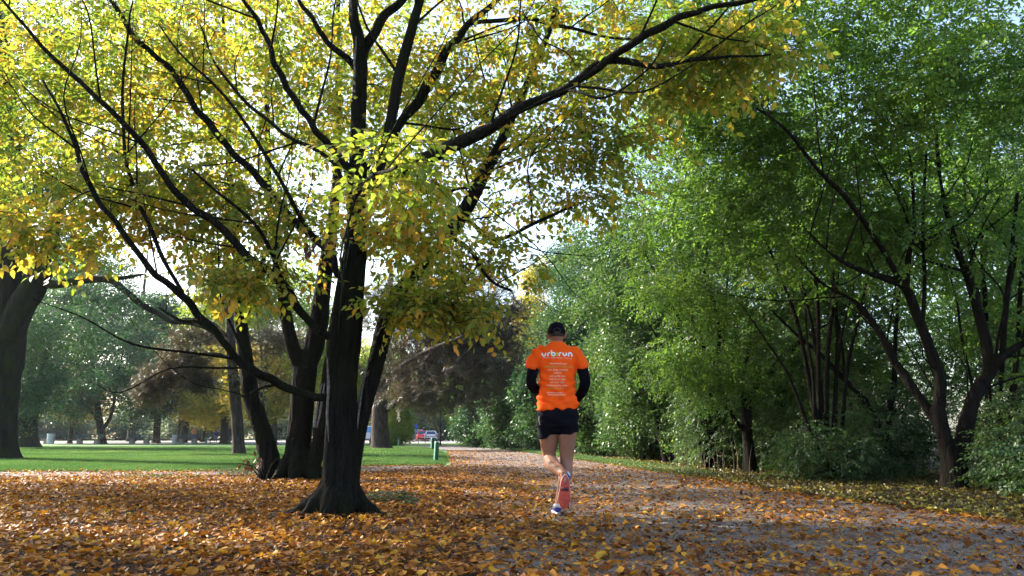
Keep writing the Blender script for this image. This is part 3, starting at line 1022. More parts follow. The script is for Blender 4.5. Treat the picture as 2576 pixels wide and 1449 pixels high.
main_limbs_px = [
    [(1035, 700, 7.95, 17), (1085, 645, 8.05, 17), (1130, 590, 8.1, 17), (1165, 540, 8.15, 18), (1210, 450, 8.2, 16), (1250, 380, 8.25, 13), (1300, 270, 8.3, 11), (1350, 150, 8.35, 9), (1390, 50, 8.4, 7), (1420, -80, 8.5, 4)],
    [(905, 480, 7.2, 20), (950, 450, 7.1, 19), (1015, 425, 6.95, 18), (1120, 375, 6.75, 17), (1230, 325, 6.55, 15), (1310, 270, 6.4, 14), (1420, 225, 6.3, 12), (1500, 165, 6.2, 10), (1550, 150, 6.15, 9), (1650, 165, 6.05, 7), (1740, 152, 6, 6), (1830, 143, 5.9, 4), (1940, 135, 5.8, 2.5)],
    [(1440, 215, 6.28, 8), (1520, 160, 6.15, 10), (1590, 108, 6.0, 10), (1650, 75, 5.9, 10), (1710, 45, 5.8, 9), (1780, 20, 5.7, 8), (1870, 4, 5.6, 7), (2000, -20, 5.5, 4)],
    [(905, 470, 7.2, 15), (950, 400, 7.35, 14), (1010, 310, 7.45, 12), (1060, 240, 7.5, 14), (1100, 175, 7.5, 12), (1135, 115, 7.55, 11), (1180, 60, 7.6, 9), (1260, -10, 7.7, 7), (1350, -90, 7.8, 4)],
    [(910, 520, 7.2, 12), (950, 440, 7.0, 13), (985, 300, 6.9, 13), (1005, 190, 6.85, 14), (1035, 70, 6.8, 13), (1062, -20, 6.8, 11), (1090, -160, 6.8, 7)],
    [(908, 190, 7.0, 11), (922, 120, 6.95, 13), (955, 55, 6.9, 12), (1010, 0, 6.85, 10), (1090, -70, 6.8, 6)],
    [(905, 190, 7.0, 9), (878, 150, 6.95, 9), (835, 117, 6.9, 8), (808, 85, 6.85, 7), (785, 45, 6.8, 6), (755, 5, 6.8, 5), (720, -60, 6.7, 3)],
    [(893, 470, 7.15, 12), (868, 415, 7.05, 10), (840, 378, 7.0, 10), (800, 335, 6.9, 9), (770, 290, 6.85, 8), (740, 250, 6.8, 8), (715, 205, 6.75, 8), (690, 155, 6.7, 8), (665, 85, 6.7, 7), (640, 40, 6.6, 6), (600, -20, 6.6, 4)],
    [(866, 850, 7.3, 14), (835, 850, 7.2, 11), (790, 822, 7.15, 10), (750, 775, 7.1, 10), (720, 725, 7.05, 11), (670, 680, 7.0, 11), (625, 648, 6.95, 11), (555, 570, 6.9, 10), (500, 535, 6.85, 9), (465, 505, 6.8, 9), (420, 455, 6.7, 8), (395, 415, 6.7, 8), (350, 350, 6.6, 8), (270, 270, 6.5, 7), (215, 220, 6.5, 6), (110, 120, 6.4, 5), (50, 50, 6.3, 4), (-40, -50, 6.2, 3)],
    [(880, 700, 7.3, 12), (850, 685, 7.3, 9), (830, 640, 7.35, 9), (780, 590, 7.5, 9), (720, 530, 7.6, 9), (665, 470, 7.65, 9), (615, 410, 7.7, 9), (575, 370, 7.75, 9), (530, 320, 7.8, 9), (500, 280, 7.8, 8), (460, 215, 7.8, 8), (425, 175, 7.8, 8), (380, 130, 7.8, 7), (335, 85, 7.8, 7), (275, 0, 7.8, 5), (230, -70, 7.8, 4)],
    [(856, 1010, 7.3, 14), (815, 1002, 7.2, 11), (765, 990, 7.1, 10), (700, 965, 7.0, 10), (660, 945, 6.9, 10), (620, 920, 6.85, 10), (575, 880, 6.8, 9), (545, 840, 6.75, 9), (500, 790, 6.7, 9), (470, 755, 6.65, 9), (420, 715, 6.6, 8), (375, 670, 6.5, 8), (310, 585, 6.4, 7), (260, 525, 6.35, 6), (220, 450, 6.3, 6), (190, 375, 6.3, 5), (160, 300, 6.2, 4), (110, 200, 6.2, 3)],
    [(470, 755, 6.65, 6), (450, 724, 6.7, 5), (390, 600, 6.8, 5), (345, 500, 6.9, 5), (322, 425, 6.95, 4.5), (309, 300, 7.0, 4), (318, 100, 7.1, 3), (335, 0, 7.1, 2)],
    [(860, 450, 7.05, 6), (820, 390, 7.1, 5), (740, 350, 7.2, 5), (665, 300, 7.3, 4.5), (595, 230, 7.4, 4), (540, 150, 7.5, 3), (500, 60, 7.5, 2)],
    [(780, 590, 7.5, 6), (740, 520, 7.3, 5), (650, 295 + 60, 7.2, 4.5), (550, 225, 7.1, 4), (475, 160, 7.0, 3), (400, 60, 7, 2)],
    [(900, 640, 7.2, 9), (940, 590, 7.0, 7), (985, 560, 6.7, 6), (1060, 520, 6.4, 5), (1140, 480, 6.2, 4), (1230, 470, 6.0, 3)],
    [(905, 600, 7.2, 8), (880, 540, 6.5, 7), (900, 480, 5.6, 6), (950, 440, 4.9, 4.5), (1000, 420, 4.3, 4)],
    [(1165, 540, 8.15, 6), (1230, 600, 7.9, 5), (1300, 585, 7.7, 4.5), (1380, 545, 7.5, 4), (1440, 520, 7.4, 3)],
    [(1130, 590, 8.1, 6), (1190, 640, 7.7, 5), (1230, 700, 7.4, 4), (1290, 735, 7.2, 3)],
    [(960, 790, 7.6, 6), (1020, 770, 7.3, 5), (1090, 765, 7.1, 4), (1160, 770, 7.0, 3)],
    [(1180, 60, 7.6, 6), (1290, 45, 7.3, 6), (1380, 60, 7.1, 5), (1470, 80, 6.9, 4), (1600, 100, 6.8, 3)],
    [(1250, 380, 8.25, 6), (1330, 360, 8.2, 5), (1420, 345, 8.2, 4), (1500, 320, 8.2, 3)],
    [(700, 965, 7.0, 4), (640, 985, 7.0, 3), (600, 1000, 6.9, 2)],
    [(720, 725, 7.05, 5), (690, 660, 6.8, 5), (640, 560, 6.5, 4.5), (570, 500, 6.3, 4), (480, 430, 6.1, 3)],
    [(545, 840, 6.75, 5), (500, 815, 6.85, 5), (450, 805, 6.9, 4), (400, 770, 7, 2.5)],
]
main_limbs = [T0]
for i, rows in enumerate(main_limbs_px):
    p, r = limb_px(rows)
    p = wobble(p, .010, 100 + i)
    main_limbs.append((p, r))
    mb = MB(); mb.tube(p, r * 1.05, 12, flute=lambda i, a: 1 + .05 * np.sin(2 * a + i * .2))
    part("limb", mb, BARK, main)


def E(px, py, d, rx, ry, rz, w):
    return (W(px, py, d), (rx, ry, rz), w)


main_ells = [E(850, 100, 8.9, 2.9, 1.9, 1.4, 2.6), E(450, 260, 8.6, 2.1, 1.6, 1.5, 2.2), E(120, 220, 8.2, 1.7, 1.5, 1.4, 1.5), E(1150, 350, 8.4, 1.6, 1.4, 1.2, 1.25), E(1380, 150, 7.6, 1.5, 1.0, .8, .95),
             E(1450, 420, 7.6, .8, 1.0, .6, .7), E(1150, 640, 7.5, .85, .7, .38, .55), E(1090, 765, 7.0, .52, .5, .09, .5), E(620, 560, 7.8, 1.0, .8, .5, .7), E(330, 500, 7.4, 1.0, .8, .5, .7),
             E(80, 580, 6.6, .5, .6, .18, .4), E(985, 430, 5.3, .42, .5, .22, .18), E(700, -500, 7.2, 4.2, 3.2, 1.9, 1.8), E(1500, -250, 7.0, 2.6, 2.5, 1.2, .9), E(1800, 130, 6.5, .85, .8, .36, .6),
             E(1000, 570, 6.3, .5, .5, .2, .25), E(1550, 280, 7.2, .8, 1, .5, .5), E(600, 690, 6.9, .7, .7, .12, .3), E(-250, 300, 7.2, 1.5, 2, 1.4, .6), E(700, -900, 4.5, 3.5, 2.8, 1.2, 1.8)]
def side_branches(limbs, per, seed, length=(.7, 1.7), r=(.008, .016), lo=.25, fwd=-.25, parts_to=None):
    """medium wood leaving the limbs, alternately to either side"""
    q = np.random.default_rng(seed); out = []
    for p, rad in limbs:
        L = np.linalg.norm(np.diff(p, axis=0), axis=1).sum()
        for k in range(max(1, int(L * per))):
            i = int((lo + (1 - lo) * q.random()) * (len(p) - 2))
            t = p[i + 1] - p[i]; t /= np.linalg.norm(t) + 1e-9
            side = np.cross(t, [0, 1.0, 0]); side /= np.linalg.norm(side) + 1e-9
            side *= 1 if k % 2 else -1
            d = t * .8 + side * q.uniform(.5, 1.0) + np.array([0, q.normal(fwd, .45), .15]); d /= np.linalg.norm(d)
            ln = q.uniform(*length)
            e = p[i] + d * ln
            m = p[i] + d * ln * .5 + q.normal(size=3) * ln * .06 - np.array([0, 0, ln * .04])
            r0 = min(rad[i] * .55, q.uniform(*r))
            S = spline(np.array([[*p[i], r0], [*(p[i] * .6 + m * .4), r0 * .9], [*m, r0 * .7], [*(m * .4 + e * .6 + q.normal(size=3) * ln * .03), r0 * .5], [*(e + [0, 0, ln * .05]), r0 * .25]]), 4)
            out.append((S[:, :3], S[:, 3]))
    return out


extra = side_branches(main_limbs[1:], 1.5, 3)
mb = MB()
for p, r in extra: mb.tube(p, r, 6)
o = part("side_branches", mb, BARK, main, kind="stuff")
main_limbs += extra
gaps = [(W(395, 640, 6.9), (.30, 1.6, .22)), (W(450, 665, 6.9), (.3, 1.6, .14)), (W(1400, 560, 7.5), (.35, 1.6, .22))]
tips = keep_out(in_ellipsoids(main_ells, 1850), gaps)
tw = grow(main_limbs, tips, up=.25, rmax=.014)
V_, Q_ = tubes_fast(tw, 4)
o = link("twigs", make_mesh("twigs", V_ - base, [Q_], True, [BARK]), main); o["kind"] = "stuff"
P_, E_, S_ = sprays_on(tw, 4, spread=.06, droop=.22, scale=(.8, 1.2), horiz=.8, tip_only=.35)
m_ = np.ones(len(P_), bool)
for c, r in gaps:
    m_ &= (((P_ - c) / np.array(r)) ** 2).sum(1) > .8
P_, E_, S_ = P_[m_], E_[m_], S_[m_]
# the nearest sprays are taken apart into single leaves
front = np.argsort(np.linalg.norm(P_ - np.array([0, 0, CAM_H]), axis=1) + 9 * ((np.abs(P_[:, 0]) > P_[:, 1] * .62) | (P_[:, 2] > P_[:, 1] * .6 + .7)))[:30]
keep = np.ones(len(P_), bool); keep[front] = False
scatter("foliage", P_[keep], E_[keep], S_[keep], HORN, main)
one_leaf = []
for s in range(5):
    r = random.Random(s + 70); mb = MB()
    V, Q, T = leaf_geo(1.0, .5, fold=.2 + .1 * (s % 3), curl=.08 + .08 * (s % 2), seg=5, wob=.012, rng=r)
    mb.add(V, Q, T, att=r.random())
    one_leaf.append(mb.mesh("leaf", [L_MAIN, TWIG], True, att="lc"))
stalks = MB(); cnt = 0
for q, i in enumerate(front):
    Mx = Matrix.Translation(P_[i] - base) @ (Matrix.Rotation(E_[i][2], 4, 'Z') @ Matrix.Rotation(E_[i][1], 4, 'Y') @ Matrix.Rotation(E_[i][0], 4, 'X')) @ Matrix.Scale(S_[i], 4)
    rec = SPRAY_LEAVES[HORN[q % 4].name]
    ln = .34
    pts = [Mx @ Vector((ln * t, .02 * math.sin(3 * t + (q % 4) + 1), -.1 * ln * t * t)) for t in np.linspace(0, 1, 5)]
    stalks.tube([list(p) for p in pts], np.linspace(.0026, .001, 5), 4, cap=False)
    for p, M3, s in rec:
        o = link("leaf", one_leaf[cnt % 5], main); cnt += 1
        o.matrix_local = Mx @ Matrix.Translation(p) @ Matrix(M3.tolist()).to_4x4() @ Matrix.Scale(float(s), 4)
part("leaf_stalks", stalks, TWIG, main, off=(0, 0, 0))
# withered bunch hanging by the trunk
dry = MB(); r = random.Random(5)
c0 = W(800, 615, 6.9) - base
for k in range(16):
    V, Q, T = leaf_geo(.085, .045, fold=.5, curl=.3)
    M3 = rotm(r.uniform(-.6, .6), r.uniform(.7, 1.5), r.uniform(0, 6.3))
    dry.add(V @ M3.T + c0 + np.array([r.uniform(-.13, .13), r.uniform(-.1, .1), r.uniform(-.05, .05)]), Q, T)
o = part("withered_leaves", dry, L_DRY, main, off=(0, 0, 0), kind="stuff")

# ------------------------------------------------------------------ three-stemmed tree behind it
b2 = W(735, 1205, 13.0); b2[2] = 0
clus = thing("multi_stem_tree", "dark tree of three thick leaning stems just behind the nearest trunk", "tree", tuple(b2))
k1 = limb_px([(676, 1212, 13, 32), (680, 1170, 13, 27), (668, 1110, 13, 23), (645, 1040, 13, 21), (630, 990, 13, 20), (618, 900, 13, 18), (606, 800, 13, 16), (600, 700, 13, 13), (590, 560, 13, 10), (575, 400, 13, 8), (568, 200, 13, 6), (560, 0, 13, 5), (555, -150, 13, 3)])
k2 = limb_px([(748, 1214, 13, 46), (748, 1160, 13, 35), (755, 1070, 13, 30), (761, 1000, 13, 29), (768, 925, 13, 31)])
k2b = limb_px([(768, 930, 13, 26), (790, 870, 13.1, 25), (803, 800, 13.2, 25), (815, 700, 13.3, 20), (830, 600, 13.4, 17), (845, 480, 13.5, 13), (850, 300, 13.6, 10), (850, 100, 13.7, 7), (850, -150, 13.8, 4)])
k2c = limb_px([(758, 930, 13, 20), (735, 870, 12.9, 17), (718, 790, 12.8, 15), (706, 700, 12.7, 13), (690, 600, 12.7, 11), (676, 480, 12.7, 10), (672, 320, 12.7, 8), (670, 150, 12.7, 6), (668, -100, 12.7, 3)])
k3 = limb_px([(775, 1195, 12.9, 24), (797, 1140, 12.85, 18), (808, 1070, 12.8, 16), (818, 990, 12.8, 15), (830, 900, 12.8, 12), (850, 780, 12.8, 9), (880, 640, 12.8, 5)])
k1b = limb_px([(603, 850, 13, 11), (618, 790, 13, 10), (640, 730, 13, 9), (660, 660, 13, 6), (690, 560, 13, 4)])
mb = MB()
for p, r in (k1, k2, k2b, k2c, k3):
    mb.tube(p, r, 18)
roots(mb, b2 + [.1, 0, 0], .3, [(190, .15, .08), (230, .2, .1), (275, .18, .1), (320, .25, .1), (352, .30, .09), (60, .2, .1), (130, .2, .1)])
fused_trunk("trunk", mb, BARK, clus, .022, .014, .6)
mb = MB(); mb.tube(*k1b, 10); part("limb", mb, BARK, clus)
# the torn hollow with pale edges on the right stem
mb = MB()
for k, dx in enumerate((0, 9)):
    mb.tube(*limb_px([(792 + dx * .6, 1076, 12.70, 2.5), (796 + dx, 1040, 12.70, 3), (802 + dx, 1000, 12.70, 3), (810 + dx * .7, 965, 12.70, 1.5)]), 6)
part("torn_wood", mb, simple("torn_wood", (.14, .125, .12), .9, .2, noise=.4, nscale=30), clus)
cl_limbs = [k1, k2, k2b, k2c, k3, k1b]
cl_ells = [E(650, 250, 13.2, 3.4, 2.4, 2.0, 2.6), E(300, 150, 14, 3.0, 2.4, 1.8, 1.6), E(1050, 200, 14, 2.6, 2.4, 2.0, 1.0), E(680, 560, 13.4, 1.6, 1.5, .9, .6), E(1000, 560, 14, 1.5, 1.5, .9, .7), E(700, -400, 13.4, 5, 3.5, 2.5, 2.4), E(1400, 60, 14, 1.8, 2, 1.2, .5)]
gap2 = [(W(400, 640, 13), (.9, 3, .6)), (W(1400, 560, 13), (.7, 3, .6))]
tips = keep_out(in_ellipsoids(cl_ells, 620), gap2)
tw = grow(cl_limbs, tips, up=.4)
V_, Q_ = tubes_fast(tw, 4)
o = link("twigs", make_mesh("twigs", V_ - b2, [Q_], True, [BARK]), clus); o["kind"] = "stuff"
P_, E_, S_ = sprays_on(tw, 5, spread=.12, scale=(.9, 1.3), horiz=.8, tip_only=.3)
scatter("foliage", P_, E_, S_, HORN_B, clus)


# ------------------------------------------------------------------ other park trees
def simple_limbs(base, h, r0, seed, forks=4, lean=(0, 0), split=.35, spread=.5, start=None):
    r = random.Random(seed)
    bx, by = base[0], base[1]
    top = np.array([bx + lean[0], by + lean[1], h * .9])
    sp = np.array([bx, by, 0]) * (1 - split) + top * split + np.array([r.uniform(-.1, .1) * h * .2, 0, 0])
    P = np.array([[bx, by, -.05, r0 * 1.45], [bx + (sp[0] - bx) * .12, by, sp[2] * .12, r0 * 1.05], [bx + (sp[0] - bx) * .5, by, sp[2] * .5, r0 * .9], [*sp, r0 * .8], [*(sp * .4 + top * .6), r0 * .45], [*top, r0 * .1]])
    S = spline(P, 5); out = [(S[:, :3], S[:, 3])]
    for k in range(forks):
        a = 6.283 * k / forks + r.uniform(-.5, .5)
        t = r.uniform(.75, 1.4)
        st = sp * (1 - (t - 1) * .6) + top * (t - 1) * .6 if t > 1 else sp * t + np.array([bx, by, 0]) * (1 - t)
        ln = h * spread * r.uniform(.7, 1.15)
        e = st + np.array([math.cos(a) * ln, math.sin(a) * ln, h * r.uniform(.2, .5)])
        m1 = st + (e - st) * .35 + np.array([0, 0, h * .02]); m2 = st + (e - st) * .7 + np.array([0, 0, h * .05])
        P = np.array([[*st, r0 * .5], [*m1, r0 * .38], [*m2, r0 * .25], [*e, r0 * .08]])
        S = spline(P, 4); out.append((S[:, :3], S[:, 3]))
    return out


# tall tree at the left edge
bl = W(8, 1160, 24); bl[2] = 0
ll = [limb_px([(-14, 1168, 24, 66), (-12, 1130, 24, 50), (-8, 1050, 24, 44), (-2, 950, 24, 48), (6, 880, 24, 52), (10, 800, 24, 48), (12, 700, 24, 46), (16, 620, 24, 44), (18, 540, 24, 38), (20, 400, 24, 30), (15, 200, 24, 20), (0, -50, 24, 12), (-20, -300, 24, 5)]),
      limb_px([(22, 850, 23.8, 34), (50, 780, 23.7, 32), (90, 712, 23.6, 30), (120, 645, 23.5, 20), (140, 540, 23.4, 15), (170, 420, 23.3, 11), (210, 250, 23.2, 7), (250, 60, 23, 3)]),
      limb_px([(105, 705, 23.6, 9), (135, 716, 23.4, 11), (200, 706, 23, 10), (270, 702, 22.6, 9.5), (310, 728, 22.3, 8.5), (355, 765, 22, 8), (400, 790, 21.8, 7), (430, 808, 21.6, 6), (480, 815, 21.4, 4), (530, 830, 21.2, 3)]),
      limb_px([(240, 700, 22.8, 6), (300, 700, 22.6, 6), (360, 690, 22.5, 3)]),
      limb_px([(20, 420, 24, 12), (70, 340, 23, 9), (150, 230, 22, 6), (240, 150, 21, 3)])]
tree("beech_tree", "tall grey mossy tree at the left edge with one long low limb reaching right", "tree", bl, ll,
     [E(60, 350, 24, 4.0, 3, 3.2, 2), E(-50, 50, 24, 5, 4, 4, 2), E(250, 480, 23, 2.8, 3, 1.2, .9), E(350, 80, 24, 4, 4, 2.6, 1.4), E(330, 770, 22, 1.2, 1, .25, .12), E(200, 655, 27, 1.7, 1.5, .75, .55)],
     950, CL_BLUE, BARK_OLD, fuse=(2, .05), per=3, leaf_scale=(.75, 1.1), holes=[(W(400, 640, 23), (1.6, 5, 1.3))], spread=.3, sides=12)

# tree added outside the left edge, crown spaced to shade the near litter
bo = np.array([-13.5, 13.0, 0.0])
lm = simple_limbs(bo, 9, .26, 77, 7, spread=.38, split=.3)
tree("hornbeam_tree", "added tree beyond the left edge, yellow green crown hanging in to shade the litter", "tree", bo, lm, [(np.array([-12.6, 13.6, 6.4]), (4.0, 2.0, 2.6), 2), (np.array([-10.5, 8.3, 5.2]), (2.4, 1.0, 1.7), 1.1), (np.array([-10.0, 5.2, 5.6]), (2.6, .8, 1.5), .6)], 1150, HORN_B, BARK, per=5, leaf_scale=(1.0, 1.4), spread=.12, clumpy=.3)

# dark tree of several stems beside it
bd = W(62, 1126, 45); bd[2] = 0
dl = [limb_px([(62, 1131, 45, 40), (62, 1105, 45, 30), (60, 1060, 45, 28), (50, 1010, 45, 18), (35, 940, 45, 12), (20, 850, 45, 6)]),
      limb_px([(65, 1075, 45, 20), (85, 1030, 45, 15), (98, 985, 45, 12), (110, 920, 45, 8), (130, 830, 45, 4)]),
      limb_px([(60, 1060, 45, 16), (72, 1000, 45, 10), (78, 930, 45, 7), (85, 850, 45, 4)])]
tree("broad_tree", "dark low forking tree with glossy green leaves behind the left edge trunk", "tree", bd, dl,
     [E(90, 880, 44, 4.5, 4, 3.0, 2), E(70, 1000, 43, 2.4, 2, 1.4, .8), E(60, 700, 45, 5, 4, 3, 1)], 600, CL_BLUE, BARK_FAR, per=3, leaf_scale=(1.1, 1.6), spread=.4)

# wide hanging blue-green crown in the middle distance
bb = W(255, 1117, 76); bb[2] = 0
dl = [limb_px([(258, 1119, 76, 12), (256, 1100, 76, 9), (250, 1060, 76, 8.5), (245, 1020, 76, 7), (235, 940, 76, 5), (220, 800, 76, 3)]),
      limb_px([(257, 1082, 76, 5), (272, 1060, 76, 4.5), (282, 1035, 76, 4), (292, 980, 76, 3), (310, 880, 76, 1.5)]),
      limb_px([(252, 1070, 76, 4), (230, 1035, 76, 3), (200, 1000, 76, 2)])]
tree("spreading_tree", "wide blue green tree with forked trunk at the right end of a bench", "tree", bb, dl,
     [E(220, 860, 76, 7.5, 5, 5.0, 3), E(340, 950, 74, 5, 4, 3.0, 1.2), E(110, 900, 76, 4.5, 4, 4, 1), E(190, 730, 78, 6.5, 4, 4, 1.8), E(190, 1000, 74, 5, 3, 1.4, .7)], 1050, CL_BLUE, BARK_FAR, per=3, leaf_scale=(1.8, 2.8), spread=.6, rmax=.05, sides=7)

# the two pines
bp = W(600, 1146, 30); bp[2] = 0
pl = [limb_px([(602, 1152, 30, 19), (600, 1120, 30, 15), (597, 1060, 30, 14), (590, 980, 30, 13), (583, 900, 30, 12), (578, 800, 30, 10), (572, 650, 30, 8), (570, 500, 30, 4)]),
      limb_px([(584, 905, 30, 5), (540, 890, 30, 4), (470, 900, 30, 3.5), (400, 930, 30, 2)]),
      limb_px([(583, 860, 30, 5), (530, 810, 30, 4), (460, 800, 30, 3)])]
tree("pine_tree", "slender pine with flaky bark and drooping dark brown boughs left of the three stems", "tree", bp, pl,
     [E(470, 905, 30, 1.1, 1.0, .32, 1.0), E(400, 950, 30, .8, .8, .30, .8), E(375, 990, 30, .45, .6, .2, .3), E(500, 960, 30, .7, .8, .3, .5), E(520, 850, 30, 1.2, 1.1, .35, .8), E(690, 860, 30, 1.2, 1.2, .6, .8), E(560, 720, 30, 1.4, 1.4, .9, .5), E(640, 950, 30, .8, .8, .35, .4)],
     430, TUFT, BARK_PINE, per=8, leaf_scale=(1.0, 1.8), spread=.16, droop=0, horiz=.6)
bp = W(958, 1130, 42); bp[2] = 0
pl = [limb_px([(960, 1137, 42, 34), (958, 1118, 42, 25), (955, 1070, 42, 21), (957, 1020, 42, 20), (962, 980, 42, 20), (968, 900, 42, 17), (975, 800, 42, 13), (985, 680, 42, 6)]),
      limb_px([(968, 1030, 42, 12), (1000, 1005, 41.6, 11), (1040, 985, 41, 8), (1100, 950, 40, 5), (1180, 880, 39, 3)]),
      limb_px([(965, 960, 42, 8), (1010, 920, 40, 6), (1080, 880, 38, 5), (1165, 845, 36, 3)]),
      limb_px([(970, 900, 42, 8), (1040, 840, 41, 6), (1120, 800, 40, 4), (1220, 780, 39, 2)]),
      limb_px([(962, 980, 42, 6), (920, 940, 42, 5), (880, 900, 42, 3)])]
tree("pine_tree", "stout furrowed pine with wide brown grey crown on the lawn before the cars", "tree", bp, pl,
     [E(1120, 830, 41, 3.6, 2.5, 1.7, 2.4), E(1200, 930, 40, 2.6, 2.2, 1.7, 1.8), E(1040, 930, 41, 2.2, 2, 1.4, 1.2), E(1080, 990, 40, 2.4, 2, .7, 1.0), E(1000, 780, 42, 3, 2.4, 1.6, 1.0), E(1250, 830, 40, 1.6, 1.5, 1.7, 1.0), E(1140, 720, 41, 2.6, 2, 1.0, .8)],
     1050, TUFT, BARK_PINE, clumpy=1.3, per=4, leaf_scale=(2.2, 3.4), spread=.25, droop=0, horiz=.6, rmax=.03)

# trees along the benches and behind
spots = [
    ("trunk_tree", "straight grey brown trunk between the left bin and the second bench", 175, 1118, 80, 5.5, 1.0, [(140, 985, 80, 4, 3, 1.8, 1), (200, 1010, 78, 2.4, 2, 1.0, .5)], CL_GOLD, 260),
    ("park_tree", "gnarled forked tree right of the third bench with low side boughs", 392, 1114, 82, 9.5, 1.1, [(400, 975, 82, 4.2, 3, 2.6, 1.4), (360, 1030, 80, 2.6, 2, 1.2, .7), (440, 900, 82, 4, 3, 2.6, 1)], CL_BLUE, 420),
    ("park_tree", "thick dark trunk just right of the pale bin beside the last bench", 460, 1112, 86, 9.5, 1.1, [(480, 950, 84, 4.4, 3, 3.2, 1.4), (500, 1010, 82, 2.5, 2, 1.1, .6)], CL_GOLD, 420),
    ("park_tree", "leaning dark tree behind the person in the tan jacket", 512, 1105, 100, 7, 1.0, [(560, 960, 98, 5, 4, 3.4, 1.2), (540, 1030, 96, 3.4, 3, 1.4, .8)], CL_GOLD, 420),
    ("park_tree", "grey trunk standing before the dark dressed walker", 565, 1119, 76, 11, 1.2, [(600, 930, 76, 4.6, 3, 3.0, 1), (540, 1000, 74, 2.6, 2, 1.1, .5)], CL_GOLD, 420),
    ("park_tree", "small pale trunk seen in the gap left of the thickest stem", 690, 1113, 66, 7.5, 1.0, [(690, 930, 66, 3.8, 3, 2.6, 1), (660, 1010, 66, 2.6, 2, 1.2, .6)], CL_GOLD, 480),
    ("park_tree", "narrow tree seen in the gap between the nearest trunk and its leaning stem", 875, 1112, 74, 7, 1.0, [(850, 960, 74, 4.5, 3, 3.0, 1), (900, 1000, 72, 3.4, 3, 1.8, .6)], CL_GOLD, 420),
    ("park_tree", "dark tree stem right beside the white van", 938, 1113, 70, 7.5, 1.0, [(935, 930, 70, 4, 3, 2.4, 1)], CL_BACK, 260),
    ("young_tree", "thin young tree with upright shoots behind the green bollard", 1108, 1118, 62, 2.2, .5, [(1108, 1000, 62, 1.3, 1.3, 1.0, 1)], CL_BACK, 22),
    ("park_tree", "tall green tree rising over the hedge at the far path end", 1180, 1108, 95, 9, 1.5, [(1220, 900, 95, 5, 5, 4.5, 2), (1230, 1010, 90, 3, 3, 3, .7)], CL_BLUE, 480),
    ("park_tree", "tall tree with mixed green and brownish leaves seen between the forked stems", 655, 1112, 64, 7, 1.2, [(600, 740, 64, 3.2, 3, 3.4, 1.3), (720, 760, 64, 3.6, 3, 3.6, 1.4), (800, 880, 64, 3, 3, 3, 1), (520, 760, 64, 2.2, 2, 1.8, .5)], CL_BACK, 620),
    ("park_tree", "blue green tree filling the view behind the hanging leaves left of the pine", 450, 1110, 92, 8, 1.2, [(470, 860, 92, 6, 4, 5.0, 1.3), (360, 800, 92, 4.5, 4, 3.6, 1), (560, 880, 90, 5, 4, 4.2, 1)], CL_BLUE, 560),
    ("park_tree", "distant tree filling the sky between pines and hedge", 1010, 1105, 120, 9, 1.5, [(1010, 980, 120, 9, 6, 5, 2), (900, 900, 120, 9, 6, 6, 2)], CL_FAR, 300),
    ("park_tree", "pale green tree behind the crown of the furrowed pine", 800, 1106, 110, 8, 1.5, [(780, 900, 110, 9, 6, 6, 2), (640, 850, 110, 8, 6, 5, 2)], CL_FAR, 420),
    ("park_tree", "large dim green tree high behind the low branch on the left", 330, 1106, 105, 9, 1.5, [(420, 850, 105, 7, 6, 5, 2), (180, 780, 110, 10, 6, 8, 2), (20, 820, 100, 8, 5, 9, 1.5), (170, 640, 105, 8.5, 5, 5, 1.6)], CL_BLUE, 900),
]
for k, (nm, lab, px, py, d, rpx, fk, ell, src, nt_) in enumerate(spots):
    b = W(px, py, d); b[2] = 0
    es = [E(*e) for e in ell]
    h = max(e[0][2] + e[1][2] for e in es)
    lean = (1.6, 0) if "leaning" in lab else (0, 0)
    lm = simple_limbs(b, h, RR(rpx, d), 300 + k, forks=5, spread=.3 if nm != "young_tree" else .12, split=.3, lean=lean)
    sc_ = d / 62
    tree(nm, lab, "tree", b, lm, es, nt_, src, BARK_FAR, per=3, leaf_scale=((.7, 1.1) if src is CL_FAR else (1.5 * sc_, 2.2 * sc_)), spread=.5, rmax=.05, sides=7)

# golden tree and blue-green trees closing the path
for k, (lab, nm, px, py, d, rpx, ell, src, nt_, cat) in enumerate([
    ("golden yellow tree glowing beside the runner's head", "golden_tree", 1330, 1110, 62, 5, [(1335, 820, 62, 2.0, 2, 2.6, 1.4), (1320, 930, 60, 1.8, 2, 2.0, 1), (1290, 1000, 60, 1.8, 2, 1.4, .8), (1360, 700, 62, 1.4, 1.5, 1.4, .6)], CL_GOLD, 420, "tree"),
    ("airy blue green tree above and right of the golden one", "rowan_tree", 1480, 1120, 36, 7, [(1480, 740, 36, 2.0, 2, 1.9, 1.6), (1560, 850, 34, 2.2, 2, 1.8, 1.2), (1420, 850, 36, 1.4, 1.6, 1.6, .8), (1430, 650, 38, 1.2, 1, .9, .4)], CL_BLUE, 650, "tree"),
]):
    b = W(px, py, d); b[2] = 0
    es = [E(*e) for e in ell]; h = max(e[0][2] + e[1][2] for e in es)
    tree(nm, lab, cat, b, simple_limbs(b, h, RR(rpx, d), 500 + k, 5, spread=.25), es, nt_, src, BARK_FAR, per=4, leaf_scale=(.8, 1.3) if d < 50 else (1.3, 2), spread=.35, rmax=.04, sides=7)

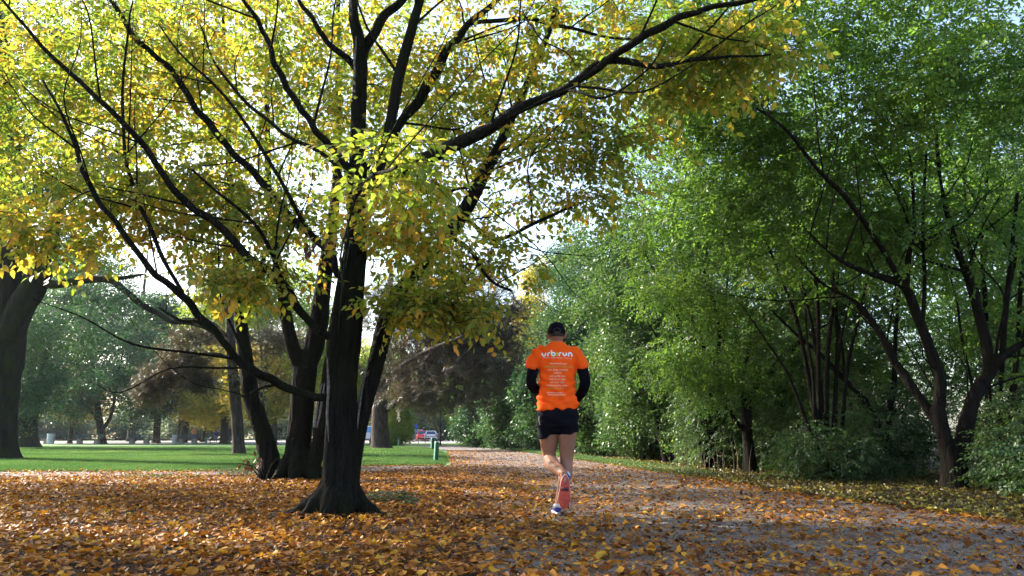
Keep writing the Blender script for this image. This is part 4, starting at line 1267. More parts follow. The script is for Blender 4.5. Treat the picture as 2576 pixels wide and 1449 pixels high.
# ------------------------------------------------------------------ thicket on the right
g1 = W(2400, 1232, 11.0); g1[2] = 0
st = [limb_px([(2403, 1240, 11, 36), (2400, 1190, 11, 29), (2390, 1140, 11, 23), (2372, 1090, 11, 17), (2361, 1024, 11, 15), (2366, 963, 11, 15), (2355, 920, 11, 14), (2326, 841, 11, 13), (2302, 781, 10.9, 12), (2274, 722, 10.8, 11), (2221, 698, 10.7, 9), (2164, 679, 10.5, 7), (2092, 640, 10.2, 5), (2010, 560, 10, 3)]),
      limb_px([(2408, 1215, 11, 22), (2420, 1125, 11, 20), (2436, 1044, 11, 18), (2460, 983, 11, 16), (2492, 935, 11, 15), (2521, 898, 10.9, 12), (2576, 862, 10.8, 9), (2650, 800, 10.7, 6)]),
      limb_px([(2485, 945, 11, 12), (2484, 882, 11, 13), (2460, 781, 11, 12), (2436, 700, 11, 11), (2400, 600, 10.9, 8), (2370, 480, 10.8, 6), (2350, 300, 10.7, 4)]),
      limb_px([(2367, 1076, 11, 12), (2343, 1044, 11.1, 11), (2302, 983, 11.2, 11), (2254, 915, 11.3, 11), (2229, 866, 11.3, 9), (2189, 801, 11.4, 8), (2140, 752, 11.4, 6), (2067, 712, 11.5, 4), (2000, 640, 11.6, 3)]),
      limb_px([(2280, 735, 10.8, 8), (2285, 650, 10.7, 7), (2300, 560, 10.6, 5), (2290, 400, 10.4, 3)]),
      limb_px([(2274, 722, 10.8, 8), (2215, 620, 10.4, 7), (2130, 500, 9.9, 7), (2060, 430, 9.5, 5), (1980, 330, 9, 4), (1900, 270, 8.7, 2.5)]),
      limb_px([(2320, 830, 11, 5), (2326, 700, 11.1, 5), (2322, 560, 11.2, 4), (2330, 380, 11.2, 3)]),
      limb_px([(2521, 898, 10.9, 7), (2530, 780, 10.8, 7), (2545, 640, 10.7, 6), (2560, 480, 10.6, 4)])]
st += side_branches(st, 1.5, 9, length=(.9, 2.2), r=(.010, .022), lo=.3, fwd=-.5)
tree("thicket_tree", "large dark many stemmed tree leaning over the path at the right edge", "tree", g1, st,
     [E(2150, 230, 10.6, 2.9, 1.7, 1.8, 3.0), E(2480, 480, 12, 1.7, 1.5, 2.0, 1.5), E(1950, 480, 11.6, 1.8, 1.2, 1.4, 1.7), E(1780, 350, 11, 1.2, 1.3, 1.3, 1.2), E(2450, 150, 9.5, 2.0, 2.4, 1.5, 1.6), E(2200, -350, 9, 4, 3, 1.8, 2.0), E(1750, 40, 10, 1.6, 1.8, 1.1, .8), E(2250, 620, 11.5, 1.8, 1.6, .9, 1.2), E(2570, 800, 12, 1.0, 1.5, 1.0, .5)],
     2500, HORN_G, BARK_HEDGE, fuse=(4, .022), clumpy=.5, per=5, leaf_scale=(.9, 1.35), spread=.10, sides=12, holes=[(W(2330, 720, 10.5), (.5, 3, .25))])
sb = W(2245, 1180, 13.8); sb[2] = 0
tree("thicket_tree", "thin bare stem leaning left out of the undergrowth beside the large dark tree", "tree", sb,
     [limb_px([(2247, 1190, 13.8, 11), (2237, 1145, 13.8, 9), (2213, 1064, 13.7, 8), (2165, 995, 13.6, 7), (2124, 955, 13.5, 7), (2063, 890, 13.4, 5), (2007, 845, 13.3, 4), (1940, 780, 13.2, 2.5)]),
      limb_px([(2124, 955, 13.5, 4), (2118, 870, 13.5, 4), (2100, 760, 13.5, 3), (2085, 640, 13.5, 2)]),
      limb_px([(2240, 1150, 13.8, 7), (2236, 1060, 13.9, 8), (2250, 960, 14, 7), (2252, 860, 14, 5), (2262, 720, 14, 4)])],
     [E(2150, 860, 15.5, 2.2, 1.4, 1.2, 1.4), E(2120, 640, 14.5, 2, 1.6, 1.1, 1), E(2350, 850, 15, 1.8, 1.2, 1.2, .8)], 520, HORN_G, BARK_HEDGE, per=4, leaf_scale=(.9, 1.3), sides=8)
sb = W(1888, 1192, 15.8); sb[2] = 0
tree("thicket_tree", "reddish forked tree standing at the hedge foot right of the runner", "tree", sb,
     [limb_px([(1890, 1200, 15.8, 22), (1885, 1150, 15.8, 15), (1880, 1090, 15.8, 13), (1877, 1040, 15.8, 13), (1881, 990, 15.8, 11), (1905, 965, 15.8, 10), (1935, 938, 15.8, 9), (1965, 905, 15.7, 8), (2010, 862, 15.6, 7), (2060, 825, 15.4, 5), (2140, 800, 15.2, 3)]),
      limb_px([(1880, 1060, 15.8, 9), (1868, 1000, 15.7, 7), (1872, 940, 15.6, 6), (1890, 850, 15.6, 4)]),
      limb_px([(1872, 1085, 15.8, 7), (1845, 1050, 15.7, 6), (1820, 990, 15.7, 6), (1805, 930, 15.6, 6), (1780, 880, 15.6, 6), (1745, 850, 15.5, 4), (1700, 790, 15.4, 3)]),
      limb_px([(1800, 925, 15.6, 4), (1810, 850, 15.6, 5), (1800, 780, 15.6, 4), (1770, 680, 15.6, 3)])],
     [E(1880, 760, 15, 2.2, 1.7, 1.5, 2), E(1720, 620, 15.5, 1.6, 1.7, 1.5, 1.4), E(1760, 930, 15.5, 1.3, 1.1, .8, .8), E(2020, 960, 16, 1.4, 1.2, .9, .7), E(1650, 420, 16, 1.5, 1.8, 1.4, .8), E(1900, 500, 16, 2.2, 1.8, 1.4, 1.2)], 1300, HORN_G, BARK_HEDGE, fuse=(3, .025), per=5, leaf_scale=(.85, 1.3), sides=9)
sb = W(1680, 1168, 21.5); sb[2] = 0
tree("thicket_tree", "pair of dark leaning stems in the hedge between the runner and the reddish tree", "tree", sb,
     [limb_px([(1680, 1176, 21.5, 12), (1672, 1140, 21.5, 9), (1658, 1084, 21.5, 8), (1640, 1000, 21.5, 7), (1615, 930, 21.5, 6), (1600, 840, 21.5, 4), (1580, 720, 21.5, 3)]),
      limb_px([(1695, 1172, 21.5, 11), (1692, 1120, 21.5, 9), (1682, 1060, 21.5, 8), (1665, 980, 21.5, 7), (1650, 900, 21.5, 5), (1650, 780, 21.5, 3)])],
     [E(1620, 800, 21, 2.0, 1.8, 1.8, 1.6), E(1560, 640, 22, 1.8, 1.8, 1.6, 1.2), E(1700, 900, 21.5, 1.8, 1.4, 1.3, 1.2), E(1600, 960, 21, 1.3, 1.2, 1.0, .8)], 800, CL_GREEN, BARK_HEDGE, per=3, leaf_scale=(.85, 1.3), spread=.2, sides=8)
sb = W(1208, 1118, 66); sb[2] = 0
tree("thicket_tree", "two thin dark stems in the far hedge where the path bends away", "tree", sb,
     [limb_px([(1208, 1122, 66, 9), (1200, 1080, 66, 6), (1190, 1040, 66, 5), (1165, 980, 66, 4), (1150, 930, 66, 2)]),
      limb_px([(1196, 1121, 66, 7), (1188, 1070, 66, 5), (1175, 1020, 66, 4), (1170, 960, 66, 2)])],
     [E(1190, 990, 66, 3.0, 3, 2.4, 1.5), E(1240, 1050, 62, 2.6, 2, 1.6, 1)], 420, CL_BACK, BARK_FAR, per=4, leaf_scale=(1.3, 2.0), spread=.4, rmax=.04, sides=7)


def fan_stems(root_label, px, d, stems, seed, tips_e, nt_, src=HORN_S, ls=(.85, 1.25)):
    q = random.Random(seed)
    b = W(px, 1190, d); b[2] = 0
    lm = []
    for k, (ex, ey, r0) in enumerate(stems):
        dd = d - q.uniform(.3, 1.3)
        sx = px + (ex - px) * .03 + q.uniform(-12, 12)
        s = W(sx, 1190, d); s[2] = -.03
        e = W(ex, ey, dd)
        m = s * .55 + e * .45 + np.array([-(e[0] - s[0]) * .12 + q.uniform(-.1, .1), q.uniform(-.1, .1), .12])
        R0 = RR(r0, d)
        S = spline(np.array([[*s, R0 * 1.3], [*(s * .78 + m * .22 + [q.uniform(-.04, .04), 0, 0]), R0], [*m, R0 * .75], [*(m * .45 + e * .55 + [q.uniform(-.1, .1), 0, .05]), R0 * .5], [*e, R0 * .22]]), 6)
        lm.append((wobble(S[:, :3], .018, seed * 31 + k), S[:, 3]))
    tree("thicket_tree", root_label, "tree", b, lm, tips_e, nt_, src, BARK_HEDGE, per=4, leaf_scale=ls, sides=7, trunk_n=1)


fan_stems("clump of slender dark stems fanning up between the reddish tree and the large dark tree", 2080, 13.2, [(1900, 560, 7), (1980, 480, 6), (2040, 420, 7), (2110, 460, 6), (2180, 380, 7), (1860, 760, 5), (2230, 560, 6), (2010, 700, 5), (2150, 700, 5)], 5, [E(2040, 520, 14.2, 1.9, 1.0, 1.5, 1.3), E(2080, 820, 14.6, 1.5, .9, 1.2, 1)], 420)
fan_stems("clump of thin dark stems fanning up left of the reddish tree", 1790, 17.5, [(1620, 620, 6), (1680, 520, 6), (1730, 560, 5), (1780, 480, 6), (1850, 540, 5), (1590, 760, 4), (1870, 700, 4)], 6, [E(1730, 640, 18.6, 2.0, 1.2, 1.8, 1.3), E(1760, 900, 18.8, 1.6, 1, 1.2, 1)], 420)
fan_stems("clump of dark stems rising behind the right side of the large dark tree", 2500, 12.4, [(2420, 420, 8), (2500, 300, 8), (2560, 500, 7), (2620, 380, 8), (2380, 640, 5), (2600, 760, 6)], 7, [E(2520, 560, 13.6, 1.6, 1.0, 1.7, 1.3), E(2500, 900, 13.8, 1.4, .9, 1.2, 1)], 360)


def shrub(label, x, y, h, r, src, n_tips, per, ls, seed, stems=7, name="shrub", group=None):
    q = random.Random(seed)
    b = np.array([x, y, 0.0])
    lm = []
    for k in range(stems):
        a = 6.283 * k / stems + q.uniform(-.4, .4)
        d = np.array([math.cos(a), math.sin(a), 0]) * r * q.uniform(.25, .8)
        s = b + np.array([math.cos(a), math.sin(a), 0]) * r * .35 * q.random()
        hh = h * q.uniform(.6, .95)
        S = spline(np.array([[*s, .022], [*(s + d * .25 + [0, 0, hh * .4]), .016], [*(s + d * .6 + [0, 0, hh * .75]), .011], [*(s + d + [0, 0, hh]), .005]]), 4)
        lm.append((S[:, :3], S[:, 3]))
    es = [(b + [0, 0, h * .55], (r, r, h * .47), 1.0), (b + [0, 0, h * .28], (r * 1.1, r * 1.1, h * .26), .5)]
    root = thing(name, label, "shrub", tuple(b), group=group)
    mb = MB()
    for p, rr in lm: mb.tube(p, rr, 6)
    part("stems", mb, BARK_HEDGE, root)
    tips = in_ellipsoids(es, n_tips); tips[:, 2] = np.maximum(tips[:, 2], .12)
    tw = grow(lm, tips, up=.3, rmax=.01)
    V, Q = tubes_fast(tw, 3)
    o = link("twigs", make_mesh("twigs", V - b, [Q], True, [BARK_HEDGE]), root); o["kind"] = "stuff"
    P, Er, S = sprays_on(tw, per, spread=.12, scale=ls, tip_only=.2, droop=.3)
    P[:, 2] = np.maximum(P[:, 2], .08)
    scatter("foliage", P, Er, S, src, root)


shrubs = [
    ("small leafy sapling growth hiding the right foot of the large dark tree", 6.75, 10.3, .85, .55, HORN_S, 110),
    ("low green growth at the path edge below the clump of slender stems", 5.15, 12.9, 1.0, .9, HORN_S, 170),
    ("low leafy undergrowth between the path and the large dark tree", 6.9, 9.2, 1.0, .9, HORN_S, 200),
    ("green shrub at the foot of the large dark tree by the right edge", 7.8, 11.4, 1.5, 1.1, HORN_S, 260),
    ("dark shrub between the large dark tree and the thin leaning stem", 6.4, 14.2, 1.7, 1.3, HORN_S, 380),
    ("leafy shrub directly right of the reddish forked tree", 6.0, 16.3, 2.2, 1.2, HORN_S, 380),
    ("leafy shrub with pale dry stalks left of the reddish forked tree", 4.7, 17.6, 2.3, 1.2, HORN_S, 380),
    ("rounded green shrub right of the pair of dark stems", 5.4, 20.4, 2.8, 1.4, CL_GREEN, 330),
    ("pale green shrub close behind the runner's shorts", 4.1, 24.0, 3.0, 1.5, CL_GREEN, 360),
    ("tall bright green shrub right behind the runner's elbow", 3.3, 28.5, 4.2, 1.7, CL_GREEN, 420),
    ("dense green shrub left of the runner's legs", 1.9, 36.0, 4.2, 1.9, CL_BLUE, 420),
    ("dense blue green shrub left of the runner's waist", .2, 43.0, 4.4, 2.0, CL_BLUE, 420),
    ("green shrub where the path starts to bend left", -1.7, 51.0, 4.6, 2.2, CL_BLUE, 380),
    ("far green shrub at the end of the hedge by the young tree", -2.5, 60.0, 4.8, 2.2, CL_GREEN, 380),
    ("tall shrub deep in the thicket behind the large dark tree", 11.5, 15.0, 3.6, 2.2, HORN_S, 420),
    ("tall shrub in the second row between the dark and reddish trees", 9.0, 19.0, 3.8, 2.2, HORN_S, 480),
    ("tall shrub of the second row behind the reddish tree", 7.6, 23.5, 4.4, 2.2, CL_GREEN, 380),
    ("tall shrub of the second row behind the pair of dark stems", 6.6, 29.0, 5.4, 2.4, CL_GREEN, 400),
    ("tall shrub of the second row left of the pair of dark stems", 4.9, 36.5, 6.0, 2.6, CL_GREEN, 400),
    ("tall shrub of the second row behind the runner's shoulder", 3.0, 45.0, 6.5, 2.8, CL_GREEN, 380),
    ("low dark bush at the far right edge under the trees", 9.6, 11.6, 1.9, 1.3, HORN_S, 260),
]
for k, (lab, x, y, h, r, src, nt_) in enumerate(shrubs):
    ls = (.8, 1.2) if src is HORN_S else ((.85, 1.35) if y < 32 else (1.0, 1.6))
    shrub(lab, x, y, h, r, src, nt_, 5 if src is HORN_S else 4, ls, 700 + k)
bx = W(998, 1112, 60)
shrub("yellow green bush right of the furrowed pine trunk", bx[0], 60, 3.6, 1.15, CL_BACK, 240, 4, (1.0, 1.6), 770)

# deeper wood behind the thicket
for k, (lab, x, y, h, r) in enumerate([
    ("tall green tree standing deep behind the large dark tree", 13.5, 21, 12.5, 4.6), ("tall green tree deep behind the thin leaning stem", 10, 26, 12.5, 4.4), ("tall green tree deep behind the reddish tree", 9.5, 36, 11, 4),
    ("tall green tree deep behind the pair of dark stems", 7.5, 46, 11, 4), ("tall green tree at the far end of the thicket", 3.0, 58, 10, 4), ("broad tree beyond the right edge of the thicket", 21, 28, 10, 4.5)]):
    b = np.array([x, y, 0.0])
    lm = simple_limbs(b, h, .16, 800 + k, 6, spread=.35, split=.25)
    tree("woodland_tree", lab, "tree", b, lm, [(np.array([x, y, h * .62]), (r, r, h * .36), 1.5), (np.array([x, y, h * .25]), (r * .9, r * .9, h * .24), .6)], 520, CL_GREEN, BARK_FAR, per=4, leaf_scale=(1.0, 1.6), spread=.4, rmax=.04, sides=7)

# distant woods: each tree its own
far = [(-118, 150, 17), (-100, 165, 20), (-88, 150, 15), (-76, 170, 19), (-66, 155, 16), (-55, 170, 18), (-46, 160, 15), (-36, 172, 19), (-27, 168, 16), (-17, 178, 19), (-8, 172, 17), (2, 165, 18), (14, 150, 17), (-132, 170, 22)]
words = ["leftmost", "second", "third", "fourth", "fifth", "sixth", "seventh", "eighth", "ninth", "tenth", "eleventh", "twelfth", "thirteenth"]
for k, (x, y, h) in enumerate(sorted(far)):
    b = np.array([x, y, 0.0])
    lm = simple_limbs(b, h, .35, 850 + k, 5, spread=.35, split=.2)
    lab = ("hazy tree of the distant wood, %s from the left along the horizon" % words[k]) if k < 13 else "hazy tree of the distant wood, rightmost along the horizon"
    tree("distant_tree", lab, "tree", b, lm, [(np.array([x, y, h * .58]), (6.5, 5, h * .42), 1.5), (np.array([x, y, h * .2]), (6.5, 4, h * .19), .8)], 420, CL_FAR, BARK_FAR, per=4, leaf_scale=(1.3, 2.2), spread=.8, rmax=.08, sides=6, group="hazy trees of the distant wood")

for k in range(11):
    x = -112 + k * 12.5; y = 128 + 5 * math.sin(k * 2.1)
    lab = "low bluish bush of the far belt under the distant trees, %s from the left" % (words + ["last"])[k] if k else "low bluish bush of the far belt under the distant trees, leftmost"
    shrub(lab, x, y, 5.5 + math.sin(k * 3.3), 7.2, CL_FAR, 260, 4, (1.1, 1.8), 900 + k, name="far_bush", group="bushes of the far belt")

# small plants
def weed(label, x, y, R, n, seed, src=None, h=.1, name="weed", mat=None):
    q = random.Random(seed); mb = MB(); mat = mat or L_GRASS
    for i in range(n):
        a, d = q.uniform(0, 6.28), R * math.sqrt(q.random())
        p = np.array([math.cos(a) * d * 1.4, math.sin(a) * d * .8, 0.02])
        hh = h * q.uniform(.4, 1.2)
        tp = p + np.array([q.uniform(-.03, .03), q.uniform(-.03, .03), hh])
        mb.tube([p, tp], [.0015, .001], 3, cap=False, mat=0)
        for j in range(3):
            V, Q, T = leaf_geo(.035, .024, fold=.2, curl=.1)
            M3 = rotm(0, q.uniform(-.1, .5), q.uniform(0, 6.3))
            mb.add(V @ M3.T + tp, Q, T, att=q.random())
    me = mb.mesh(name, [mat], True, att="lc")
    o = link(name, me, None, (x, y, .01))
    tag(o, label, "plant")


g = G(985, 1272); weed("bright green patch of low weeds right of the nearest trunk foot", g[0], g[1], .17, 130, 1)
g = G(1030, 1285); weed("small sprig of weeds by the leaf patch right of the trunk", g[0], g[1], .06, 25, 2)
g = G(628, 1202); weed("green weeds left of the three stemmed tree", g[0], g[1], .42, 220, 3, h=.12)
g = G(815, 1196); weed("green weeds between the two dark trunks", g[0] + .1, g[1] + .3, .16, 80, 4, h=.14)
g = G(400, 1208); weed("flat green weeds in the litter near the side path", g[0], g[1], .5, 90, 5, h=.06)
# dead twig bush with brown leaves left of the stems
def dead_twigs():
    q = random.Random(9)
    b = W(668, 1200, 12.6); b[2] = 0
    root = thing("dead_branch", "bare fallen branch with shrivelled brown leaves leaning at the three stemmed tree", "branch", tuple(b))
    mb = MB(); lf = MB()
    ends = [(620, 1155), (640, 1135), (655, 1150), (700, 1150), (722, 1140), (600, 1165)]
    for k, (ex, ey) in enumerate(ends):
        e = W(ex, ey, 12.5 + q.uniform(-.2, .2))
        mid = (b + e) / 2 + np.array([q.uniform(-.05, .05), 0, q.uniform(-.03, .08)])
        S = spline(np.array([[*b, .014], [*mid, .009], [*e, .004]]), 5)
        mb.tube(S[:, :3], S[:, 3], 5)
        if k in (0, 1, 2, 5):
            for j in range(7):
                V, Q, T = leaf_geo(.09, .05, fold=.6, curl=.5)
                M3 = rotm(q.uniform(-1, 1), q.uniform(.4, 1.5), q.uniform(0, 6.3))
                p = mid + (e - mid) * q.uniform(.3, 1.0)
                lf.add(V @ M3.T + p, Q, T, att=q.random())
    part("stick", mb, BARK, root); part("shrivelled_leaves", lf, L_DRY, root, kind="stuff")
dead_twigs()
# pale dry stalks at the hedge foot
for k in range(26):
    px = 1690 + k * 9 + random.uniform(-6, 6)
    d = 15.6 + random.uniform(-.6, 1.4)
    b = W(px, 1190, d); b[2] = 0
    mb = MB(); hh = random.uniform(.35, .8)
    S = spline(np.array([[0, 0, 0, .007], [random.uniform(-.03, .03), 0, hh * .5, .005], [random.uniform(-.1, .1), 0, hh, .002]]), 4)
    mb.tube(S[:, :3], S[:, 3], 5)
    o = part("dry_stalk", mb, bpy.data.materials.get("dry_stalk") or simple("dry_stalk", (.20, .15, .10), .8, .2), None)
    o.location = tuple(b)
    tag(o, "thin pale dry stalk standing at the hedge foot by the reddish tree", "stalk", "dry stalks at the hedge foot")


# ------------------------------------------------------------------ the runner
SKIN = simple("skin", (.27, .125, .080), .55, .3, noise=.08, nscale=12)
SHIRT = simple("orange_cloth", (.95, .098, .007), .85, .1, noise=.06, nscale=9, bump=.15)
BLACK = simple("black_cloth", (.005, .0045, .008), .9, .08, bump=.15)
SLEEVE = simple("black_sleeve_cloth", (.0035, .003, .006), .9, .05)
HAIR = simple("short_hair", (.045, .032, .024), .8, .2, noise=.4, nscale=80)
RED_SOLE = simple("red_rubber", (.50, .085, .06), .75, .15, noise=.15, nscale=25)
WHITE_FOAM = simple("white_foam", (.6, .58, .56), .6, .3)
BLUE_SHOE = simple("blue_mesh_fabric", (.03, .04, .22), .7, .2)
TREAD_DARK = simple("dark_rubber", (.10, .03, .04), .8)
GREY_SOLE = simple("grey_rubber", (.28, .22, .18), .6, .3)
PRINT_W = simple("white_print", (.78, .74, .72), .7, .2)
PRINT_P = simple("pale_print", (.85, .42, .28), .7, .2)
PRINT_G = simple("green_print", (.18, .62, .05), .7, .2)
PRINT_Y = simple("tan_print", (.62, .28, .05), .7, .2)


def ell_ring(c, a, b, n=20, e=2.4, tilt=0.0):
    t = np.linspace(0, 2 * math.pi, n, endpoint=False)
    ct, st_ = np.cos(t), np.sin(t)
    x = a * np.sign(ct) * np.abs(ct) ** (2 / e); y = b * np.sign(st_) * np.abs(st_) ** (2 / e)
    z = np.zeros(n) + tilt * x
    return np.stack([x, y, z], 1) + np.array(c)


def limb3(mb, rows, n=14, k=4):
    S = spline(np.array(rows, float), k)
    mb.tube(S[:, :3], S[:, 3], n)


def hand(mb, wrist, d, side, curl=1.0):
    """palm, four curled fingers of unequal length and a thumb leaving the side of the palm"""
    d = np.array(d, float); d /= np.linalg.norm(d)
    s = np.cross([0, 0, 1], d); s /= np.linalg.norm(s); s *= side
    dn = np.cross(d, s) * side; dn = -dn if dn[2] > 0 else dn
    w = np.array(wrist, float)
    mb.tube([w - d * .02, w + d * .02, w + d * .06, w + d * .092], [(.021, .026), (.018, .034), (.016, .040), (.012, .038)], 12, ref=tuple(s))
    for k, L in enumerate((.068, .078, .072, .056)):
        o = w + d * .085 + s * (.030 - .020 * k)
        p1 = o + d * L * .42 + dn * L * .12
        p2 = p1 + d * L * .10 * (2 - curl) + dn * L * .38
        p3 = p2 - d * L * .22 * curl + dn * L * .16
        mb.tube([o - d * .02, o, p1, p2, p3], [.009, .0098, .009, .0082, .006], 8)
    t0 = w + d * .025 + s * .028
    mb.tube([t0 - d * .01, t0 + d * .03 + s * .018 + dn * .006, t0 + d * .058 + s * .012 + dn * .028, t0 + d * .066 - s * .004 + dn * .042], [.012, .0115, .010, .007], 8)


RX, RY = .425, 7.3
run = thing("person", "running person seen from behind in orange printed shirt, black cap, shorts and sleeves", "person", (RX, RY, 0))
# body: one continuous skin
mb = MB()
mb.rings([ell_ring((0, 0, z), a, b) for z, a, b in ((.80, .08, .08), (.86, .15, .10), (.94, .165, .11), (1.05, .15, .10), (1.2, .15, .105), (1.35, .17, .11), (1.47, .165, .09), (1.53, .09, .07), (1.57, .055, .058))])
limb3(mb, [(0, .0, 1.50, .068), (0, .015, 1.56, .057), (0, .025, 1.61, .056), (0, .03, 1.66, .058)])
mb.ball((0, .035, 1.685), (.074, .092, .108), 20, 14)
mb.ball((0, .075, 1.635), (.052, .055, .055), 14, 10)                                   # jaw
mb.ball((0, .132, 1.665), (.012, .018, .022), 10, 8)                                   # nose
for s in (-1, 1):
    mb.ball((s * .082, .03, 1.662), (.013, .020, .034), 10, 8)                          # ears
    mb.ball((s * .092, .020, 1.672), (.008, .014, .024), 10, 8)
    mb.ball((s * .030, .114, 1.690), (.016, .012, .008), 10, 8)
# left leg folded back, right leg bearing
limb3(mb, [(-.090, 0, .90, .100), (-.086, .02, .80, .096), (-.086, .055, .68, .084), (-.080, .09, .57, .067), (-.074, .08, .515, .061), (-.062, .00, .480, .067), (-.036, -.12, .445, .062), (.006, -.23, .415, .047), (.026, -.295, .395, .037)])
limb3(mb, [(.088, 0, .90, .102), (.086, .015, .80, .098), (.088, .035, .68, .084), (.084, .055, .56, .067), (.080, .055, .49, .060), (.074, .035, .42, .062), (.060, .02, .35, .059), (.030, .015, .24, .047), (.006, .012, .13, .037), (-.002, .012, .07, .037)])
mb.tube([(.033, -.32, .42), (.033, -.315, .33), (.03, -.27, .20)], [.03, .034, .03], 12)
mb.tube([(-.004, -.02, .05), (-.004, .09, .05), (-.004, .17, .04)], [.032, .034, .028], 12)
# arms
ARM_L = [(-.165, .0, 1.485, .058), (-.20, -.01, 1.43, .054), (-.225, -.03, 1.34, .048), (-.245, -.045, 1.25, .043), (-.243, -.02, 1.20, .042), (-.215, .06, 1.165, .040), (-.18, .15, 1.15, .034), (-.16, .21, 1.15, .027)]
ARM_R = [(.165, .0, 1.485, .058), (.205, -.01, 1.43, .054), (.235, -.03, 1.34, .048), (.255, -.05, 1.25, .044), (.255, -.04, 1.19, .043), (.235, .02, 1.13, .041), (.205, .10, 1.08, .035), (.185, .16, 1.055, .028)]
limb3(mb, ARM_L); limb3(mb, ARM_R)
hand(mb, (-.155, .225, 1.152), (.25, .95, .02), 1)
hand(mb, (.18, .175, 1.05), (-.22, .95, -.2), -1)
me = remeshed(mb, .0062, "body", 3)
me.materials.append(SKIN)
link("body", me, run)
# shirt
mb = MB()
mb.rings([ell_ring((x, y, z), a, b, 28, 2.5, tl) for x, y, z, a, b, tl in (
    (-.004, .0, .960, .200, .135, .02), (-.003, .0, 1.0, .196, .132, .01), (0, .0, 1.08, .187, .125, 0), (0, .0, 1.18, .172, .120, 0), (0, .0, 1.28, .171, .122, 0), (0, -.002, 1.37, .182, .126, 0), (0, 0, 1.45, .190, .118, 0), (0, .003, 1.505, .178, .100, 0), (0, .006, 1.54, .140, .085, 0), (0, .010, 1.575, .085, .070, 0), (0, .012, 1.598, .064, .063, 0))])
for s in (-1, 1):
    limb3(mb, [(s * .12, 0, 1.50, .070), (s * .165, .0, 1.485, .070), (s * .205, -.01, 1.43, .070), (s * .232, -.025, 1.375, .066), (s * .247, -.032, 1.335, .064)], 16)
me = remeshed(mb, .0075, "shirt", 4)


def folds(V):
    x, y, z = V[:, 0], V[:, 1], V[:, 2]
    f = .0045 * np.sin(z * 46 + 16 * x + 3 * np.sin(x * 14)) * np.clip((1.42 - z) * 3, 0, 1)
    f += .004 * np.sin((x + z * .9) * 52 + 1.5 * np.sin(z * 20)) * np.clip(np.abs(x) * 7 - .3, 0, 1)
    f += .005 * np.sin(x * 60 + 5 * z) * np.clip((1.08 - z) * 7, 0, 1)
    f += .003 * np.sin(z * 90 - 40 * np.abs(x)) * (np.abs(z - 1.12) < .1)
    return f


displace(me, lambda V: folds(V) * 1.9)
me.materials.append(SHIRT)
shirt = link("shirt", me, run)
# seams
mb = MB()
for s in (-1, 1):
    S = spline(np.array([(s * .150, -.055, 1.545), (s * .158, -.085, 1.48), (s * .162, -.09, 1.40), (s * .168, -.085, 1.33)]), 5)
bvh = BVHTree.FromPolygons([v.co[:] for v in me.vertices], [p.vertices[:] for p in me.polygons])


def project(V, off=.0022):
    out = []
    for v in V:
        h = bvh.ray_cast(Vector((v[0], -1.0, v[2])), Vector((0, 1, 0)))
        out.append((v[0], (h[0].y if h[0] is not None else 0) - off, v[2]))
    return np.array(out)


def ribbon(mb, pts, w, mat=0):
    """flat stroke in the xz plane"""
    P = spline(np.array(pts, float), 5) if len(pts) > 2 else np.array([np.array(pts[0]) * (1 - t) + np.array(pts[1]) * t for t in np.linspace(0, 1, 8)])
    T = np.gradient(P, axis=0); T /= np.linalg.norm(T, axis=1)[:, None] + 1e-9
    N = np.stack([-T[:, 1], T[:, 0]], 1) * w / 2
    A, B = P + N, P - N
    V = np.concatenate([np.stack([A[:, 0], np.zeros(len(A)), A[:, 1]], 1), np.stack([B[:, 0], np.zeros(len(B)), B[:, 1]], 1)])
    n = len(P); i = np.arange(n - 1)
    mb.add(V, np.stack([i, i + 1, n + i + 1, n + i], 1), mat=mat)


def zsrc(y):      # height on the runner's back for a row of the 4032 px photograph
    return CAM_H + 7.17 * math.tan(PITCH - math.atan((y / 1.5652 - 724.5) / F))


zl = zsrc(1400); xh = .030; w_ = .0125
logo, green = MB(), MB()


def lU(x, mbx=None):
    ribbon(logo, [(x, zl + xh), (x, zl + xh * .45), (x + .006, zl + .005), (x + .016, zl), (x + .026, zl + .006), (x + .030, zl + xh * .5), (x + .030, zl + xh)], w_)


def lR(x):
    ribbon(logo, [(x, zl - .004), (x, zl + xh * .5), (x + .006, zl + xh * .88), (x + .020, zl + xh)], w_)


x0 = -.142
lU(x0); lR(x0 + .052)
ribbon(logo, [(x0 + .086, zl + xh * 1.75), (x0 + .086, zl + xh * .4), (x0 + .094, zl + .003), (x0 + .105, zl), (x0 + .117, zl + .010), (x0 + .117, zl + .021), (x0 + .104, zl + xh), (x0 + .091, zl + xh * .85)], w_)
ribbon(green, [(x0 + .137, zl - .004), (x0 + .139, zl + xh + .004)], w_ * 1.0)
lR(x0 + .157); lU(x0 + .193)
ribbon(logo, [(x0 + .244, zl - .004), (x0 + .244, zl + xh * .5), (x0 + .250, zl + xh * .92), (x0 + .260, zl + xh), (x0 + .270, zl + xh * .88), (x0 + .275, zl + xh * .5), (x0 + .275, zl - .004)], w_)
for k in range(26):
    if k in (7, 13, 20): continue
    xx = x0 + .004 + k * .0093
    ribbon(logo, [(xx, zl - .019 - k * .00015), (xx + .0068, zl - .0185 - k * .00015)], .0035)
logo.add([(x0 + .262, 0, zl - .028), (x0 + .274, 0, zl - .028), (x0 + .268, 0, zl - .017)], None, [(0, 1, 2)])
ribbon(logo, [(x0 + .038, zsrc(1545)), (x0 + .185, zsrc(1547))], .003)
for mbx, mt in ((logo, PRINT_W), (green, PRINT_G)):
    m_ = mbx.mesh("lettering", [mt], False)
    V = project([v.co[:] for v in m_.vertices])
    m_.vertices.foreach_set("co", V.astype(np.float32).ravel()); m_.update()
    link("lettering", m_, shirt)


